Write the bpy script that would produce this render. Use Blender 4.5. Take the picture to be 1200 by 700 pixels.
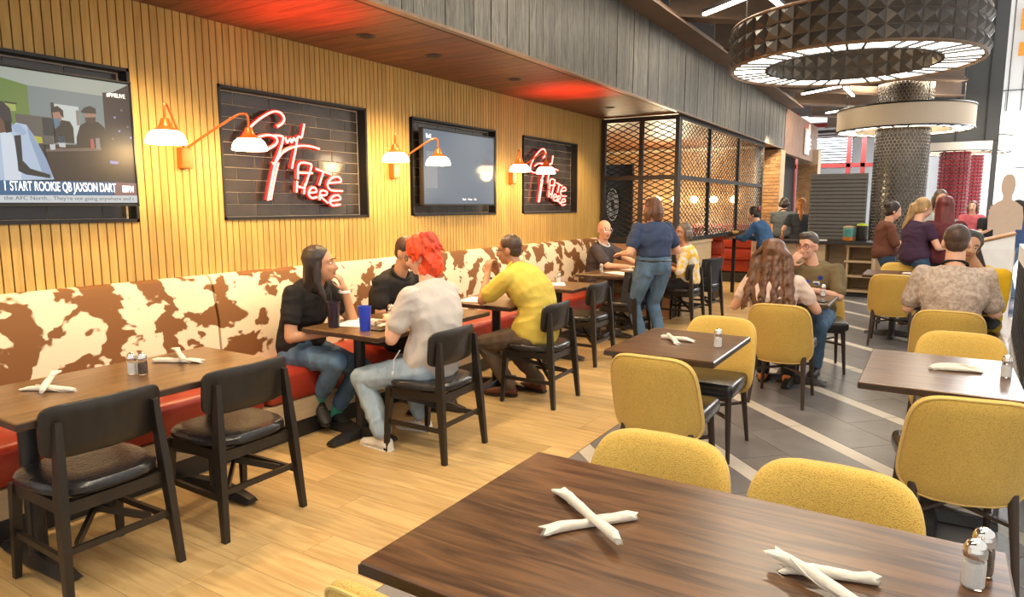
import bpy, bmesh, math, random
from mathutils import Vector as V, Matrix, Euler, noise
random.seed(4)
PI=math.pi; R=math.radians
S=bpy.context.scene; C=S.collection
for o in list(bpy.data.objects): bpy.data.objects.remove(o)
# ------------------------------------------------------------------ camera
cd=bpy.data.cameras.new('camera'); cam=bpy.data.objects.new('camera',cd); C.objects.link(cam)
cd.sensor_width=36; cd.sensor_fit='HORIZONTAL'; cd.lens=800/1200*36; cd.clip_end=200; cd.clip_start=.05
cam.location=(0,0,1.55); cam.rotation_euler=(R(90-7.829),0,R(31.765)); S.camera=cam
# ------------------------------------------------------------------ world, exposure, lights
S.view_settings.view_transform='Standard'; S.view_settings.look='None'; S.view_settings.gamma=1; S.view_settings.exposure=0.35
w=bpy.data.worlds.new('world'); S.world=w; w.use_nodes=True
bg=w.node_tree.nodes['Background']; bg.inputs[0].default_value=(1,.965,.91,1); bg.inputs[1].default_value=.9
def area(name,loc,sx,sy,power,col=(1,.9,.78),rot=(0,0,0)):
    l=bpy.data.lights.new(name,'AREA'); l.shape='RECTANGLE'; l.size=sx; l.size_y=sy; l.energy=power; l.color=col
    o=bpy.data.objects.new(name,l); C.objects.link(o); o.location=loc; o.rotation_euler=rot; return o
def spot(name,loc,power,col=(1,.82,.58),ang=100,blend=.6,rot=(0,0,0)):
    l=bpy.data.lights.new(name,'SPOT'); l.energy=power; l.color=col; l.spot_size=R(ang); l.spot_blend=blend; l.shadow_soft_size=.06
    o=bpy.data.objects.new(name,l); C.objects.link(o); o.location=loc; o.rotation_euler=rot; return o
def point(name,loc,power,col=(1,.7,.38),rad=.05):
    l=bpy.data.lights.new(name,'POINT'); l.energy=power; l.color=col; l.shadow_soft_size=rad
    o=bpy.data.objects.new(name,l); C.objects.link(o); o.location=loc; return o
for y in (.6,2.3,3.79,4.56,5.81,8.08): spot('downlight_lamp',(-3.575,y,2.70),70,(1,.72,.38),120)
for y in (1.5,4.5,7.5,11): area('hall_lamp',(-1.2,y,3.95),2.4,.5,75,(1,.84,.62))  # hall area lights, here and below: added fill with no fixture
area('hall_lamp',(.3,2.5,3.95),2,1,60,(1,.88,.7))
area('hall_lamp',(-.8,15.9,3.9),3,1,160,(1,.86,.66))
area('concourse_lamp',(3.4,24,6),5,12,2200,(.95,.98,1))  # unseen area light added to wash the concourse wall white
spot('pier_lamp',(-2.75,13.9,2.9),230,(1,.78,.48),80,.7,(R(50),0,R(10)))  # added spot aimed at the brick pier to brighten its face
area('kitchen_lamp',(-3,23,3.6),3,2,200,(.85,.93,1))
# ------------------------------------------------------------------ materials
def newmat(name):
    m=bpy.data.materials.new(name); m.use_nodes=True; nt=m.node_tree; return m,nt,nt.nodes['Principled BSDF']
def L(nt,a,b): nt.links.new(a,b)
def M(name,col,rough=.55,metal=0,var=.12,scale=12,stretch=(1,1,1),bump=0,rand=0,spec=.5,bdist=.01,detail=4,coat=0):
    m,nt,b=newmat(name)
    tc=nt.nodes.new('ShaderNodeTexCoord'); mp=nt.nodes.new('ShaderNodeMapping'); mp.inputs['Scale'].default_value=stretch
    n=nt.nodes.new('ShaderNodeTexNoise'); n.inputs['Scale'].default_value=scale; n.inputs['Detail'].default_value=detail
    L(nt,tc.outputs['Object'],mp.inputs[0]); L(nt,mp.outputs[0],n.inputs['Vector'])
    cr=nt.nodes.new('ShaderNodeValToRGB'); cr.color_ramp.elements[0].position=.3; cr.color_ramp.elements[1].position=.7
    cr.color_ramp.elements[0].color=[max(0,c*(1-var)) for c in col]+[1]; cr.color_ramp.elements[1].color=[min(1,c*(1+var)) for c in col]+[1]
    L(nt,n.outputs['Fac'],cr.inputs[0]); out=cr.outputs[0]
    if rand:
        oi=nt.nodes.new('ShaderNodeObjectInfo'); mr=nt.nodes.new('ShaderNodeMapRange'); mr.inputs['To Min'].default_value=1-rand; mr.inputs['To Max'].default_value=1+rand*.6
        L(nt,oi.outputs['Random'],mr.inputs[0]); hs=nt.nodes.new('ShaderNodeHueSaturation'); L(nt,mr.outputs[0],hs.inputs['Value']); L(nt,out,hs.inputs['Color']); out=hs.outputs[0]
        ad=nt.nodes.new('ShaderNodeVectorMath'); ad.operation='ADD'; sc=nt.nodes.new('ShaderNodeMath'); sc.operation='MULTIPLY'; sc.inputs[1].default_value=37
        L(nt,oi.outputs['Random'],sc.inputs[0]); L(nt,tc.outputs['Object'],ad.inputs[0]); L(nt,sc.outputs[0],ad.inputs[1]); L(nt,ad.outputs[0],mp.inputs[0])
    L(nt,out,b.inputs['Base Color']); b.inputs['Roughness'].default_value=rough; b.inputs['Metallic'].default_value=metal; b.inputs['Specular IOR Level'].default_value=spec
    if coat: b.inputs['Coat Weight'].default_value=coat; b.inputs['Coat Roughness'].default_value=.15
    if bump:
        bp=nt.nodes.new('ShaderNodeBump'); bp.inputs['Strength'].default_value=bump; bp.inputs['Distance'].default_value=bdist
        L(nt,n.outputs['Fac'],bp.inputs['Height']); L(nt,bp.outputs[0],b.inputs['Normal'])
    return m
def EM(name,col,st):
    m,nt,b=newmat(name); b.inputs['Base Color'].default_value=(*col,1); b.inputs['Emission Color'].default_value=(*col,1); b.inputs['Emission Strength'].default_value=st; return m
def glassmat(name,col=(1,1,1),rough=.02,alpha=None):
    m,nt,b=newmat(name); b.inputs['Base Color'].default_value=(*col,1); b.inputs['Roughness'].default_value=rough; b.inputs['Transmission Weight'].default_value=1; b.inputs['IOR'].default_value=1.3; return m
def twotone(name,ca,cb,scale,thr=.5,soft=.02,stretch=(1,1,1),rough=.8,dist=.6,detail=3,fine=0,bump=0):
    m=M(name,ca,rough,0,0,scale,stretch); nt=m.node_tree
    n=[x for x in nt.nodes if x.type=='TEX_NOISE'][0]; n.inputs['Detail'].default_value=detail; n.inputs['Distortion'].default_value=dist
    cr=[x for x in nt.nodes if x.type=='VALTORGB'][0]; e=cr.color_ramp.elements
    e[0].position=thr-soft; e[1].position=thr+soft; e[0].color=(*ca,1); e[1].color=(*cb,1)
    return m
def weave(name,ca,cb,scale,bump=.5,rough=.9):
    m,nt,b=newmat(name); tc=nt.nodes.new('ShaderNodeTexCoord')
    n=nt.nodes.new('ShaderNodeTexNoise'); n.inputs['Scale'].default_value=scale; n.inputs['Detail'].default_value=2
    mp=nt.nodes.new('ShaderNodeMapping'); mp.inputs['Scale'].default_value=(1,1,1.6); L(nt,tc.outputs['Object'],mp.inputs[0]); L(nt,mp.outputs[0],n.inputs['Vector'])
    v=nt.nodes.new('ShaderNodeTexVoronoi'); v.inputs['Scale'].default_value=scale*1.2; L(nt,mp.outputs[0],v.inputs['Vector'])
    mx=nt.nodes.new('ShaderNodeMath'); mx.operation='ADD'; L(nt,n.outputs['Fac'],mx.inputs[0]); L(nt,v.outputs['Distance'],mx.inputs[1])
    cr=nt.nodes.new('ShaderNodeValToRGB'); cr.color_ramp.elements[0].position=.55; cr.color_ramp.elements[1].position=1.1
    cr.color_ramp.elements[0].color=(*cb,1); cr.color_ramp.elements[1].color=(*ca,1); L(nt,mx.outputs[0],cr.inputs[0]); L(nt,cr.outputs[0],b.inputs['Base Color'])
    b.inputs['Roughness'].default_value=rough; b.inputs['Specular IOR Level'].default_value=.2; b.inputs['Sheen Weight'].default_value=.2
    bp=nt.nodes.new('ShaderNodeBump'); bp.inputs['Strength'].default_value=bump; bp.inputs['Distance'].default_value=.003; L(nt,mx.outputs[0],bp.inputs['Height']); L(nt,bp.outputs[0],b.inputs['Normal'])
    return m
def woodgrain(name,ca,cb,along='X',scale=3,rough=.4,coat=0,rand=0):
    m,nt,b=newmat(name); tc=nt.nodes.new('ShaderNodeTexCoord'); mp=nt.nodes.new('ShaderNodeMapping')
    mp.inputs['Scale'].default_value={'X':(1.2,14,14),'Y':(14,1.2,14),'Z':(14,14,1.2)}[along]
    src=tc.outputs['Object']
    if rand:
        oi=nt.nodes.new('ShaderNodeObjectInfo'); sc=nt.nodes.new('ShaderNodeMath'); sc.operation='MULTIPLY'; sc.inputs[1].default_value=53
        ad=nt.nodes.new('ShaderNodeVectorMath'); L(nt,oi.outputs['Random'],sc.inputs[0]); L(nt,src,ad.inputs[0]); L(nt,sc.outputs[0],ad.inputs[1]); src=ad.outputs[0]
    L(nt,src,mp.inputs[0])
    n=nt.nodes.new('ShaderNodeTexNoise'); n.inputs['Scale'].default_value=scale; n.inputs['Detail'].default_value=6; n.inputs['Distortion'].default_value=1.2; L(nt,mp.outputs[0],n.inputs['Vector'])
    cr=nt.nodes.new('ShaderNodeValToRGB'); e=cr.color_ramp.elements; e[0].position=.36; e[1].position=.62; e[0].color=(*cb,1); e[1].color=(*ca,1)
    L(nt,n.outputs['Fac'],cr.inputs[0]); out=cr.outputs[0]
    if rand:
        mr=nt.nodes.new('ShaderNodeMapRange'); mr.inputs['To Min'].default_value=1-rand; mr.inputs['To Max'].default_value=1+rand*.5
        L(nt,oi.outputs['Random'],mr.inputs[0]); hs=nt.nodes.new('ShaderNodeHueSaturation'); L(nt,mr.outputs[0],hs.inputs['Value']); L(nt,out,hs.inputs['Color']); out=hs.outputs[0]
    L(nt,out,b.inputs['Base Color']); b.inputs['Roughness'].default_value=rough
    if coat: b.inputs['Coat Weight'].default_value=coat; b.inputs['Coat Roughness'].default_value=.2
    bp=nt.nodes.new('ShaderNodeBump'); bp.inputs['Strength'].default_value=.15; bp.inputs['Distance'].default_value=.002; L(nt,n.outputs['Fac'],bp.inputs['Height']); L(nt,bp.outputs[0],b.inputs['Normal'])
    return m
m_slat=woodgrain('slat_oak',(.60,.39,.115),(.52,.32,.085),'Z',2,.55,0,.10)
m_gap=M('slat_gap',(.035,.02,.012),.8)
m_plank=woodgrain('floor_oak',(.60,.41,.18),(.46,.29,.115),'X',1.6,.32,0,.16)
m_tile=M('floor_tile',(.17,.16,.16),.3,0,.15,6,rand=.14)
m_stripe=M('stripe_tile',(.55,.50,.43),.35,0,.05,6,rand=.06)
m_grout=M('grout',(.25,.23,.21),.8)
m_table=woodgrain('table_oak',(.150,.070,.028),(.048,.021,.010),'X',2.2,.28,.25)
m_tabley=woodgrain('table_oak_y',(.19,.10,.04),(.09,.046,.019),'Y',2.2,.3,.2)
m_black=M('black_metal',(.018,.016,.015),.4,0,.1,20)
m_chair=M('black_wood',(.017,.012,.008),.42,0,.2,30,(1,1,.2))
m_leather=M('black_leather',(.022,.02,.02),.26,0,.15,60,bump=.15)
m_walnut=M('dark_leg_wood',(.04,.024,.016),.4,0,.2,20,(1,1,.2))
m_mus=weave('mustard_tweed',(.68,.44,.10),(.34,.195,.03),200)
m_pipe=M('mustard_piping',(.75,.52,.16),.8,0,.05,30)
m_red=M('red_leather',(.31,.03,.012),.33,0,.15,8,bump=.05)
m_cow=twotone('cowhide',(.80,.66,.46),(.20,.08,.018),6.0,.508,.012,(.6,.85,1.05),.75,.3,3)
m_ceil=woodgrain('ceiling_redwood',(.19,.075,.03),(.10,.036,.016),'X',2,.48,0,.22)
m_char=woodgrain('charred_board',(.16,.155,.138),(.06,.058,.052),'Z',4,.5,0,.3)
m_trim=M('bronze_trim',(.20,.13,.08),.4,.3)
m_btile=M('black_tile',(.055,.046,.04),.16,0,.25,5,rand=.25,bump=.12,bdist=.02)
m_btg=M('tile_grout',(.55,.46,.36),.8)
m_copper=M('copper_enamel',(.55,.13,.02),.3,.2,.1)
m_bowl=EM('lamp_bowl',(1,.86,.60),9)
m_neon=EM('neon_tube',(1,.16,.12),5.5)
m_neonback=M('neon_back',(.5,.02,.02),.4)
m_white=M('white_paint',(.8,.79,.77),.5,0,.03)
m_napkin=M('napkin_linen',(.74,.68,.57),.85,0,.05,60,bump=.2)
m_paper=M('paper',(.85,.82,.75),.8,0,.03)
m_chrome=M('chrome',(.75,.73,.70),.12,1,.03)
m_salt=M('salt',(.85,.84,.82),.6,0,.04,90)
m_pep=M('pepper',(.12,.09,.07),.8,0,.4,120)
m_glass=glassmat('clear_glass')
m_brick=M('brick',(.50,.27,.12),.8,0,.3,9,rand=.35,bump=.3)
m_mortar=M('mortar',(.58,.46,.32),.9,0,.1,20)
m_beam=M('beam_paint',(.17,.115,.08),.6,0,.1,3)
m_dark=M('dark_void',(.03,.026,.024),.8)
m_grey=M('grey_panel',(.075,.08,.085),.6,0,.05,3)
m_shut=M('shutter_grey',(.13,.125,.12),.5,0,.05,5)
m_pale=M('pale_wood',(.50,.36,.21),.5,0,.1,6,(1,1,8))
m_hex=M('hex_tile',(.07,.062,.056),.2,.3,.35,14)
m_rtile=M('red_tile',(.13,.006,.01),.25,0,.15,5)
m_rsteel=M('red_steel',(.30,.03,.025),.45,0,.1)
m_stud=M('stud_metal',(.075,.065,.056),.36,.4,.2,8)
m_cream=M('cream_shade',(.62,.52,.40),.8,0,.05,40,(1,1,6))
m_lite=EM('drum_diffuser',(1,.93,.80),7)
m_tube=EM('track_tube',(1,.9,.72),9)
m_blue=M('blue_plastic',(.02,.06,.55),.35,0,.05)
m_cola=M('cola_cup',(.03,.02,.03),.15,0,.1)
# ------------------------------------------------------------------ mesh helpers
class B:
    def __init__(s): s.b=bmesh.new()
    def box(s,c,d,rot=None,bev=0,seg=2):
        r=bmesh.ops.create_cube(s.b,size=1); vs=r['verts']
        m=Matrix.Translation(c)@(rot.to_4x4() if rot else Matrix())@Matrix.Diagonal((*d,1)); bmesh.ops.transform(s.b,matrix=m,verts=vs)
        if bev:
            es={e for v in vs for e in v.link_edges}; bmesh.ops.bevel(s.b,geom=list(es),offset=bev,segments=seg,affect='EDGES',profile=.5)
        return s
    def bar(s,a,b,wx,wy=None,up=(0,0,1),bev=0):
        a=V(a);b=V(b);d=b-a;z=d.normalized();u=V(up)
        if abs(z.dot(u))>.98: u=V((1,0,0))
        x=u.cross(z).normalized();y=z.cross(x)
        rot=Matrix((x,y,z)).transposed()
        return s.box((a+b)/2,(wx,wy or wx,d.length),rot,bev)
    def taper(s,a,b,r0,r1,n=8,cap=True):
        a=V(a);b=V(b);z=(b-a).normalized();u=V((0,0,1)) if abs(z.z)<.95 else V((0,1,0));x=u.cross(z).normalized();y=z.cross(x)
        r=[[s.b.verts.new(p+(x*math.cos(t)+y*math.sin(t))*q) for t in [2*PI*i/n for i in range(n)]] for p,q in((a,r0),(b,r1))]
        for i in range(n): s.b.faces.new((r[0][i],r[0][(i+1)%n],r[1][(i+1)%n],r[1][i]))
        if cap: s.b.faces.new(r[0][::-1]); s.b.faces.new(r[1])
        return s
    def loft(s,rings,cap=True,close=True):
        rr=[[s.b.verts.new(p) for p in r] for r in rings]; n=len(rr[0])
        for k in range(len(rr)-1):
            for i in range(n if close else n-1): s.b.faces.new((rr[k][i],rr[k][(i+1)%n],rr[k+1][(i+1)%n],rr[k+1][i]))
        if cap: s.b.faces.new(rr[0][::-1]); s.b.faces.new(rr[-1])
        return s
    def capsule(s,a,b,r0,r1,n=10):
        a=V(a);b=V(b);d=b-a
        if d.length<1e-5: d=V((0,0,1e-4)); b=a+d
        z=d.normalized();u=V((0,0,1)) if abs(z.z)<.9 else V((0,1,0));x=u.cross(z).normalized();y=z.cross(x)
        prof=[(a-z*r0*math.sin(t),r0*math.cos(t)) for t in (R(80),R(50),R(25),0)]+[(b+z*r1*math.sin(t),r1*math.cos(t)) for t in (0,R(25),R(50),R(80))]
        return s.loft([[p+(x*math.cos(2*PI*i/n)+y*math.sin(2*PI*i/n))*q for i in range(n)] for p,q in prof])
    def ell(s,c,r,rot=None,sub=2):
        q=bmesh.ops.create_icosphere(s.b,subdivisions=sub,radius=1); m=Matrix.Translation(c)@(rot.to_4x4() if rot else Matrix())@Matrix.Diagonal((*r,1))
        bmesh.ops.transform(s.b,matrix=m,verts=q['verts']); return s
    def lathe(s,prof,c=(0,0,0),n=16,cap=True):
        c=V(c); return s.loft([[c+V((q*math.cos(2*PI*i/n),q*math.sin(2*PI*i/n),z)) for i in range(n)] for q,z in prof],cap)
    def tube(s,pts,r,n=6,cap=True):
        pts=[V(p) for p in pts]; rs=r if isinstance(r,(list,tuple)) else [r]*len(pts); rings=[]; px=None
        for i,p in enumerate(pts):
            t=(pts[min(i+1,len(pts)-1)]-pts[max(i-1,0)]).normalized()
            if px is None:
                u=V((0,0,1)) if abs(t.z)<.9 else V((1,0,0)); px=u.cross(t).normalized()
            px=(px-t*px.dot(t)).normalized(); y=t.cross(px)
            rings.append([p+(px*math.cos(2*PI*k/n)+y*math.sin(2*PI*k/n))*rs[i] for k in range(n)])
        return s.loft(rings,cap)
    def prism(s,pts,h,z0=0):
        a=[s.b.verts.new((x,y,z0)) for x,y in pts]; b=[s.b.verts.new((x,y,z0+h)) for x,y in pts]; n=len(a)
        s.b.faces.new(a[::-1]); s.b.faces.new(b)
        for i in range(n): s.b.faces.new((a[i],a[(i+1)%n],b[(i+1)%n],b[i]))
        return s
    def face(s,pts): s.b.faces.new([s.b.verts.new(p) for p in pts]); return s
    def mesh(s,name,mat,smooth=False,ang=40):
        bmesh.ops.recalc_face_normals(s.b,faces=s.b.faces)
        me=bpy.data.meshes.new(name); s.b.to_mesh(me); s.b.free(); me.materials.append(mat)
        if smooth:
            for p in me.polygons: p.use_smooth=True
            try: me.set_sharp_from_angle(angle=R(ang))
            except Exception: pass
        return me
def link(name,me,parent=None,loc=(0,0,0),rz=0):
    o=bpy.data.objects.new(name,me); C.objects.link(o); o.location=loc; o.rotation_euler=(0,0,rz)
    if parent: o.parent=parent
    return o
def part(name,b,mat,parent=None,smooth=False,loc=(0,0,0),rz=0,label=None,ang=40,kind=None):
    o=link(name,b.mesh(name,mat,smooth,ang),parent,loc,rz)
    if label: o['label']=label
    if kind: o['kind']=kind
    return o
def thing(name,label,cat,loc=(0,0,0),rz=0,group=None):
    o=bpy.data.objects.new(name,None); C.objects.link(o); o.empty_display_size=.1; o.location=loc; o.rotation_euler=(0,0,rz); o['label']=label; o['category']=cat
    if group: o['group']=group
    return o
def tag(o,label,cat,group=None):
    o['label']=label; o['category']=cat
    if group: o['group']=group
    return o
def struct(name,b=None,mat=None,loc=(0,0,0)):
    o=part(name,b,mat) if b else bpy.data.objects.new(name,None)
    if not b: C.objects.link(o)
    o.location=loc; o['kind']='structure'; return o
def dup(root,loc,rz=0,label=None,group=None):
    r=root.copy(); C.objects.link(r); r.location=loc; r.rotation_euler=(0,0,rz)
    if label: r['label']=label
    if group: r['group']=group
    for ch in root.children:
        c=ch.copy(); C.objects.link(c); c.parent=r
        for g in ch.children:
            d=g.copy(); C.objects.link(d); d.parent=c
    return r
def text(name,s,mat,parent,M4,size,xs=1,ext=.0004,bold=0,align='LEFT',fit=None):
    cu=bpy.data.curves.new(name,'FONT'); cu.body=s; cu.size=size; cu.extrude=ext; cu.offset=bold; cu.align_x=align
    t=bpy.data.objects.new(name,cu); C.objects.link(t); bpy.context.view_layer.update()
    me=bpy.data.meshes.new_from_object(t.evaluated_get(bpy.context.evaluated_depsgraph_get())); bpy.data.objects.remove(t)
    if fit: w_=[v.co.x for v in me.vertices]; xs=fit/(max(w_)-min(w_))
    me.transform(M4@Matrix.Diagonal((xs,1,1,1))); me.materials.clear(); me.materials.append(mat); me.name=name
    return link(name,me,parent)
def catmull(p,n=6):
    p=[V(q) for q in p]; q=[p[0]*2-p[1]]+p+[p[-1]*2-p[-2]]; out=[]
    for i in range(1,len(q)-2):
        for k in range(n):
            t=k/n; a,b,c,d=q[i-1:i+3]
            out.append(.5*((2*b)+(c-a)*t+(2*a-5*b+4*c-d)*t*t+(3*b-a-3*c+d)*t**3))
    return out+[p[-1]]
# ------------------------------------------------------------------ floor
def clip(poly,x0,x1,y0,y1):
    for ax,lim,sg in((0,x0,1),(0,x1,-1),(1,y0,1),(1,y1,-1)):
        out=[]
        for i in range(len(poly)):
            a,b=poly[i],poly[(i+1)%len(poly)]; da=(a[ax]-lim)*sg; db=(b[ax]-lim)*sg
            if da>=0: out.append(a)
            if da*db<0:
                t=da/(da-db); out.append((a[0]+(b[0]-a[0])*t,a[1]+(b[1]-a[1])*t))
        poly=out
        if len(poly)<3: return []
    return poly
fl=struct('floor',B().box((0,14,-.06),(17,40,.1)),m_grout)
XB=-1.83
pm={}
yy=.25; k=0
while yy<16.2:
    off=random.choice((0,.35,.7,1.0))
    x=-3.72-off
    while x<XB-.02:
        a=max(x,-3.72); b=min(x+1.2,XB)
        if b-a>.03:
            key=round(b-a,3)
            if key not in pm: pm[key]=B().box((0,0,-.0075),(b-a-.002,.198,.015)).mesh('plank',m_plank)
            link('plank',pm[key],fl,((a+b)/2,yy,0))
        x+=1.2
    yy+=.2
rt2=math.sqrt(.5)
def st2xy(s,t): return ((s-t)*rt2,(s+t)*rt2)
def slab(s0,s1,t0,t1,name,mat):
    p=clip([st2xy(s0,t0),st2xy(s1,t0),st2xy(s1,t1),st2xy(s0,t1)],XB+.004,.72,.2,15.4)
    if len(p)>=3:
        cx=sum(q[0] for q in p)/len(p); cy=sum(q[1] for q in p)/len(p)
        if abs(sum(p[i][0]*p[(i+1)%len(p)][1]-p[(i+1)%len(p)][0]*p[i][1] for i in range(len(p))))<.002: return
        part(name,B().prism([(q[0]-cx,q[1]-cy) for q in p],.012,-.012),mat,fl,loc=(cx,cy,0))
for i in range(-4,18):
    s=3.02+.8*i
    for t in range(-2,14): slab(s-.058,s+.058,t*1.36+.004,t*1.36+1.356,'stripe_tile',m_stripe)
    for j in (0,1):
        a=s+.062+j*.34
        for t in range(-2,20): slab(a,a+.336,t*.9+j*.45,t*.9+j*.45+.896,'floor_tile',m_tile)
part('concourse_paving',B().box((6,24,-.004),(10.5,32,.012)),M('concourse_stone',(.62,.60,.58),.35,0,.05,3),fl)
part('rear_paving',B().box((-2.5,22.2,-.006),(6.4,13.5,.012)),m_tile,fl)
# ------------------------------------------------------------------ left wall with slats
wl=struct('wall_left',B().box((-4.31,4.6,1.5),(.14,9.1,3.0)),m_gap)
REC=[(.97+1.993*i,2.37+1.993*i) for i in range(4)]
sm={}
def slat(y,z0,z1):
    k=(z0,z1)
    if k not in sm: sm[k]=B().box((0,0,(z0+z1)/2),(.03,.0425,z1-z0)).mesh('slat',m_slat)
    link('slat',sm[k],wl,(-4.165,y,0))
y=.6
while y<9.1:
    if any(a-.01<y<b+.01 for a,b in REC): slat(y,.95,1.45); slat(y,2.345,2.75)
    else: slat(y,.95,2.75)
    y+=.05
part('corner_post',B().box((-4.16,9.13,1.4),(.06,.05,2.8)),m_trim,wl)
LAB=['black glossy tiled wall niche behind the lit television','black tiled wall niche behind the nearer red neon sign','black tiled wall niche behind the dark grey television','black tiled wall niche behind the farther red neon sign']
for i,(a,b) in enumerate(REC):
    t=thing('tiled_niche',LAB[i],'wall panel',(-4.24,a,1.455))
    W=b-a;H=.885
    part('backing',B().box((.004,W/2,H/2),(.008,W,H)),m_btg,t)
    f=B()
    for yy in (.008,W-.008): f.box((.05,yy,H/2),(.10,.016,H+.02))
    for zz in (0,H): f.box((.05,W/2,zz),(.10,W,.018))
    part('frame',f,m_black,t)
    for r in range(10):
        x=.027 if r%2==0 else .027-.15
        z0=.014+r*.0856
        while x<W-.03:
            p=max(x,.027);q=min(x+.30,W-.027)
            if q-p>.02:
                key=('t',round(q-p,3))
                if key not in sm: sm[key]=B().box((.008,0,.0415),(.012,q-p-.005,.0806),bev=.002,seg=1).mesh('tile',m_btile)
                o=link('tile',sm[key],t,(.0,(p+q)/2,z0)); o.rotation_euler=(0,random.uniform(-.012,.012),random.uniform(-.01,.01))
            x+=.30
# ------------------------------------------------------------------ neon signs
NE={
'letter_g':[[(0.479,0.661),(0.527,0.690),(0.545,0.728),(0.516,0.762),(0.463,0.768),(0.401,0.745),(0.325,0.699),(0.257,0.646),(0.204,0.589),(0.173,0.534),(0.185,0.494),(0.247,0.477),(0.312,0.479),(0.386,0.493),(0.457,0.532),(0.474,0.566),(0.445,0.589),(0.392,0.593),(0.318,0.575),(0.273,0.553)]],
'letter_stem':[[(0.445,0.595),(0.517,0.595),(0.522,0.561),(0.484,0.472),(0.449,0.403),(0.407,0.273),(0.365,0.126)],[(.474,.40),(.43,.27),(.39,.13)]],
'cross_stroke':[[(0.423,0.390),(0.449,0.403),(0.507,0.468),(0.589,0.513),(0.688,0.538),(0.788,0.540),(0.874,0.528)]],
'letter_u':[[(0.548,0.590),(0.562,0.552),(0.593,0.585),(0.604,0.555),(0.628,0.592),(0.646,0.568),(0.666,0.603)]],
'letter_y':[[(0.733,0.704),(0.718,0.652),(0.699,0.600),(.666,.603),(0.640,0.507),(0.616,0.431),(0.597,0.364)]],
'letter_a':[[(0.649,0.287),(0.667,0.402),(0.768,0.409),(0.787,0.388),(0.751,0.309),(0.722,0.244)],[(0.647,0.335),(0.795,0.337)]],
'letter_t':[[(0.831,0.371),(0.990,0.335)],[(0.908,0.352),(0.860,0.247)]],
'letter_e':[[(0.960,0.266),(1.090,0.280),(1.067,0.317),(0.998,0.307),(0.946,0.256),(0.981,0.210),(1.106,0.205)]],
'letter_h':[[(0.641,0.274),(0.633,0.188)],[(0.719,0.257),(0.702,0.176)],[(0.638,0.233),(0.711,0.220)]],
'letter_e.001':[[(0.757,0.186),(0.826,0.194),(0.815,0.226),(0.772,0.219),(0.749,0.177),(0.782,0.145),(0.835,0.154)]],
'letter_r':[[(0.858,0.131),(0.872,0.201),(0.933,0.198),(0.928,0.171),(0.870,0.163),(0.943,0.108)]],
'letter_e.002':[[(0.973,0.123),(1.078,0.138),(1.057,0.170),(1.000,0.160),(0.965,0.119),(0.997,0.088),(1.076,0.096)]]}
def neon(loc,label):
    t=thing('neon_sign',label,'neon sign',loc,0,'red neon signs on the tiled niches')
    for n,ss in NE.items():
        b=B();bb=B()
        for s in ss:
            pts=[(.035,p,q) for p,q in s]
            if len(pts)>2 and not n in('letter_h','letter_t'): pts=catmull(pts,4)
            b.tube(pts,.0075,6); bb.tube([(p[0]-.022,p[1],p[2]) for p in pts],.017,6)
        o=part(n.split('.')[0],b,m_neon,t,True); part('neon_back',bb,m_neonback,o,True)
    spot('neon_light',(-3.45,loc[1]+.10,2.0),90,(1,.05,.015),95,1,(PI,0,0))  # unseen upward spot added to put a red glow on the soffit
    return t
n1=neon((-4.19,2.97,1.455),'large red script neon sign nearest, on black tiles right of the lit television')
spot('neon_light',(-3.45,6.75,2.0),130,(1,.05,.015),95,1,(PI,0,0))  # second added red spot, also aimed up at the soffit
dup(n1,(-4.19,6.955,1.455),0,'red script neon sign farther down the wall, right of the dark television')
# ------------------------------------------------------------------ sconces
def sconce(y,label):
    t=thing('wall_lamp',label,'lamp',(-4.15,y,0),0,'twin arm wall lamps')
    part('backplate',B().box((.03,0,1.845),(.06,.075,.13),bev=.006),m_copper,t)
    for s in(-1,1):
        pts=catmull([(.045,s*.012,1.91),(.12,s*.09,1.99),(.24,s*.22,2.11),(.278,s*.262,2.132),(.298,s*.284,2.118),(.30,s*.286,2.02)],5)
        part('arm',B().tube(pts,.008,8),m_copper,t,True)
        cap=part('lamp_shade',B().lathe([(.012,2.05),(.022,2.045),(.034,2.01),(.05,1.99),(.075,1.98),(.078,1.975),(.02,1.973)],(.30,s*.286,0),20),m_copper,t,True)
        part('glass_bowl',B().lathe([(.07,1.976),(.094,1.958),(.108,1.928),(.112,1.905),(.108,1.901),(.095,1.905),(.06,1.92)],(.30,s*.286,0),20),m_bowl,cap,True)
        point('lamp_light',(-3.85,y+s*.286,1.87),7.5,(1,.64,.27),.06)
for i,l in enumerate(('copper twin-arm wall lamp nearest, between lit television and first neon sign','copper twin-arm wall lamp between the first neon sign and the dark television','copper twin-arm wall lamp farthest, between dark television and second neon sign')): sconce(2.68+1.993*i,l)
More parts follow.
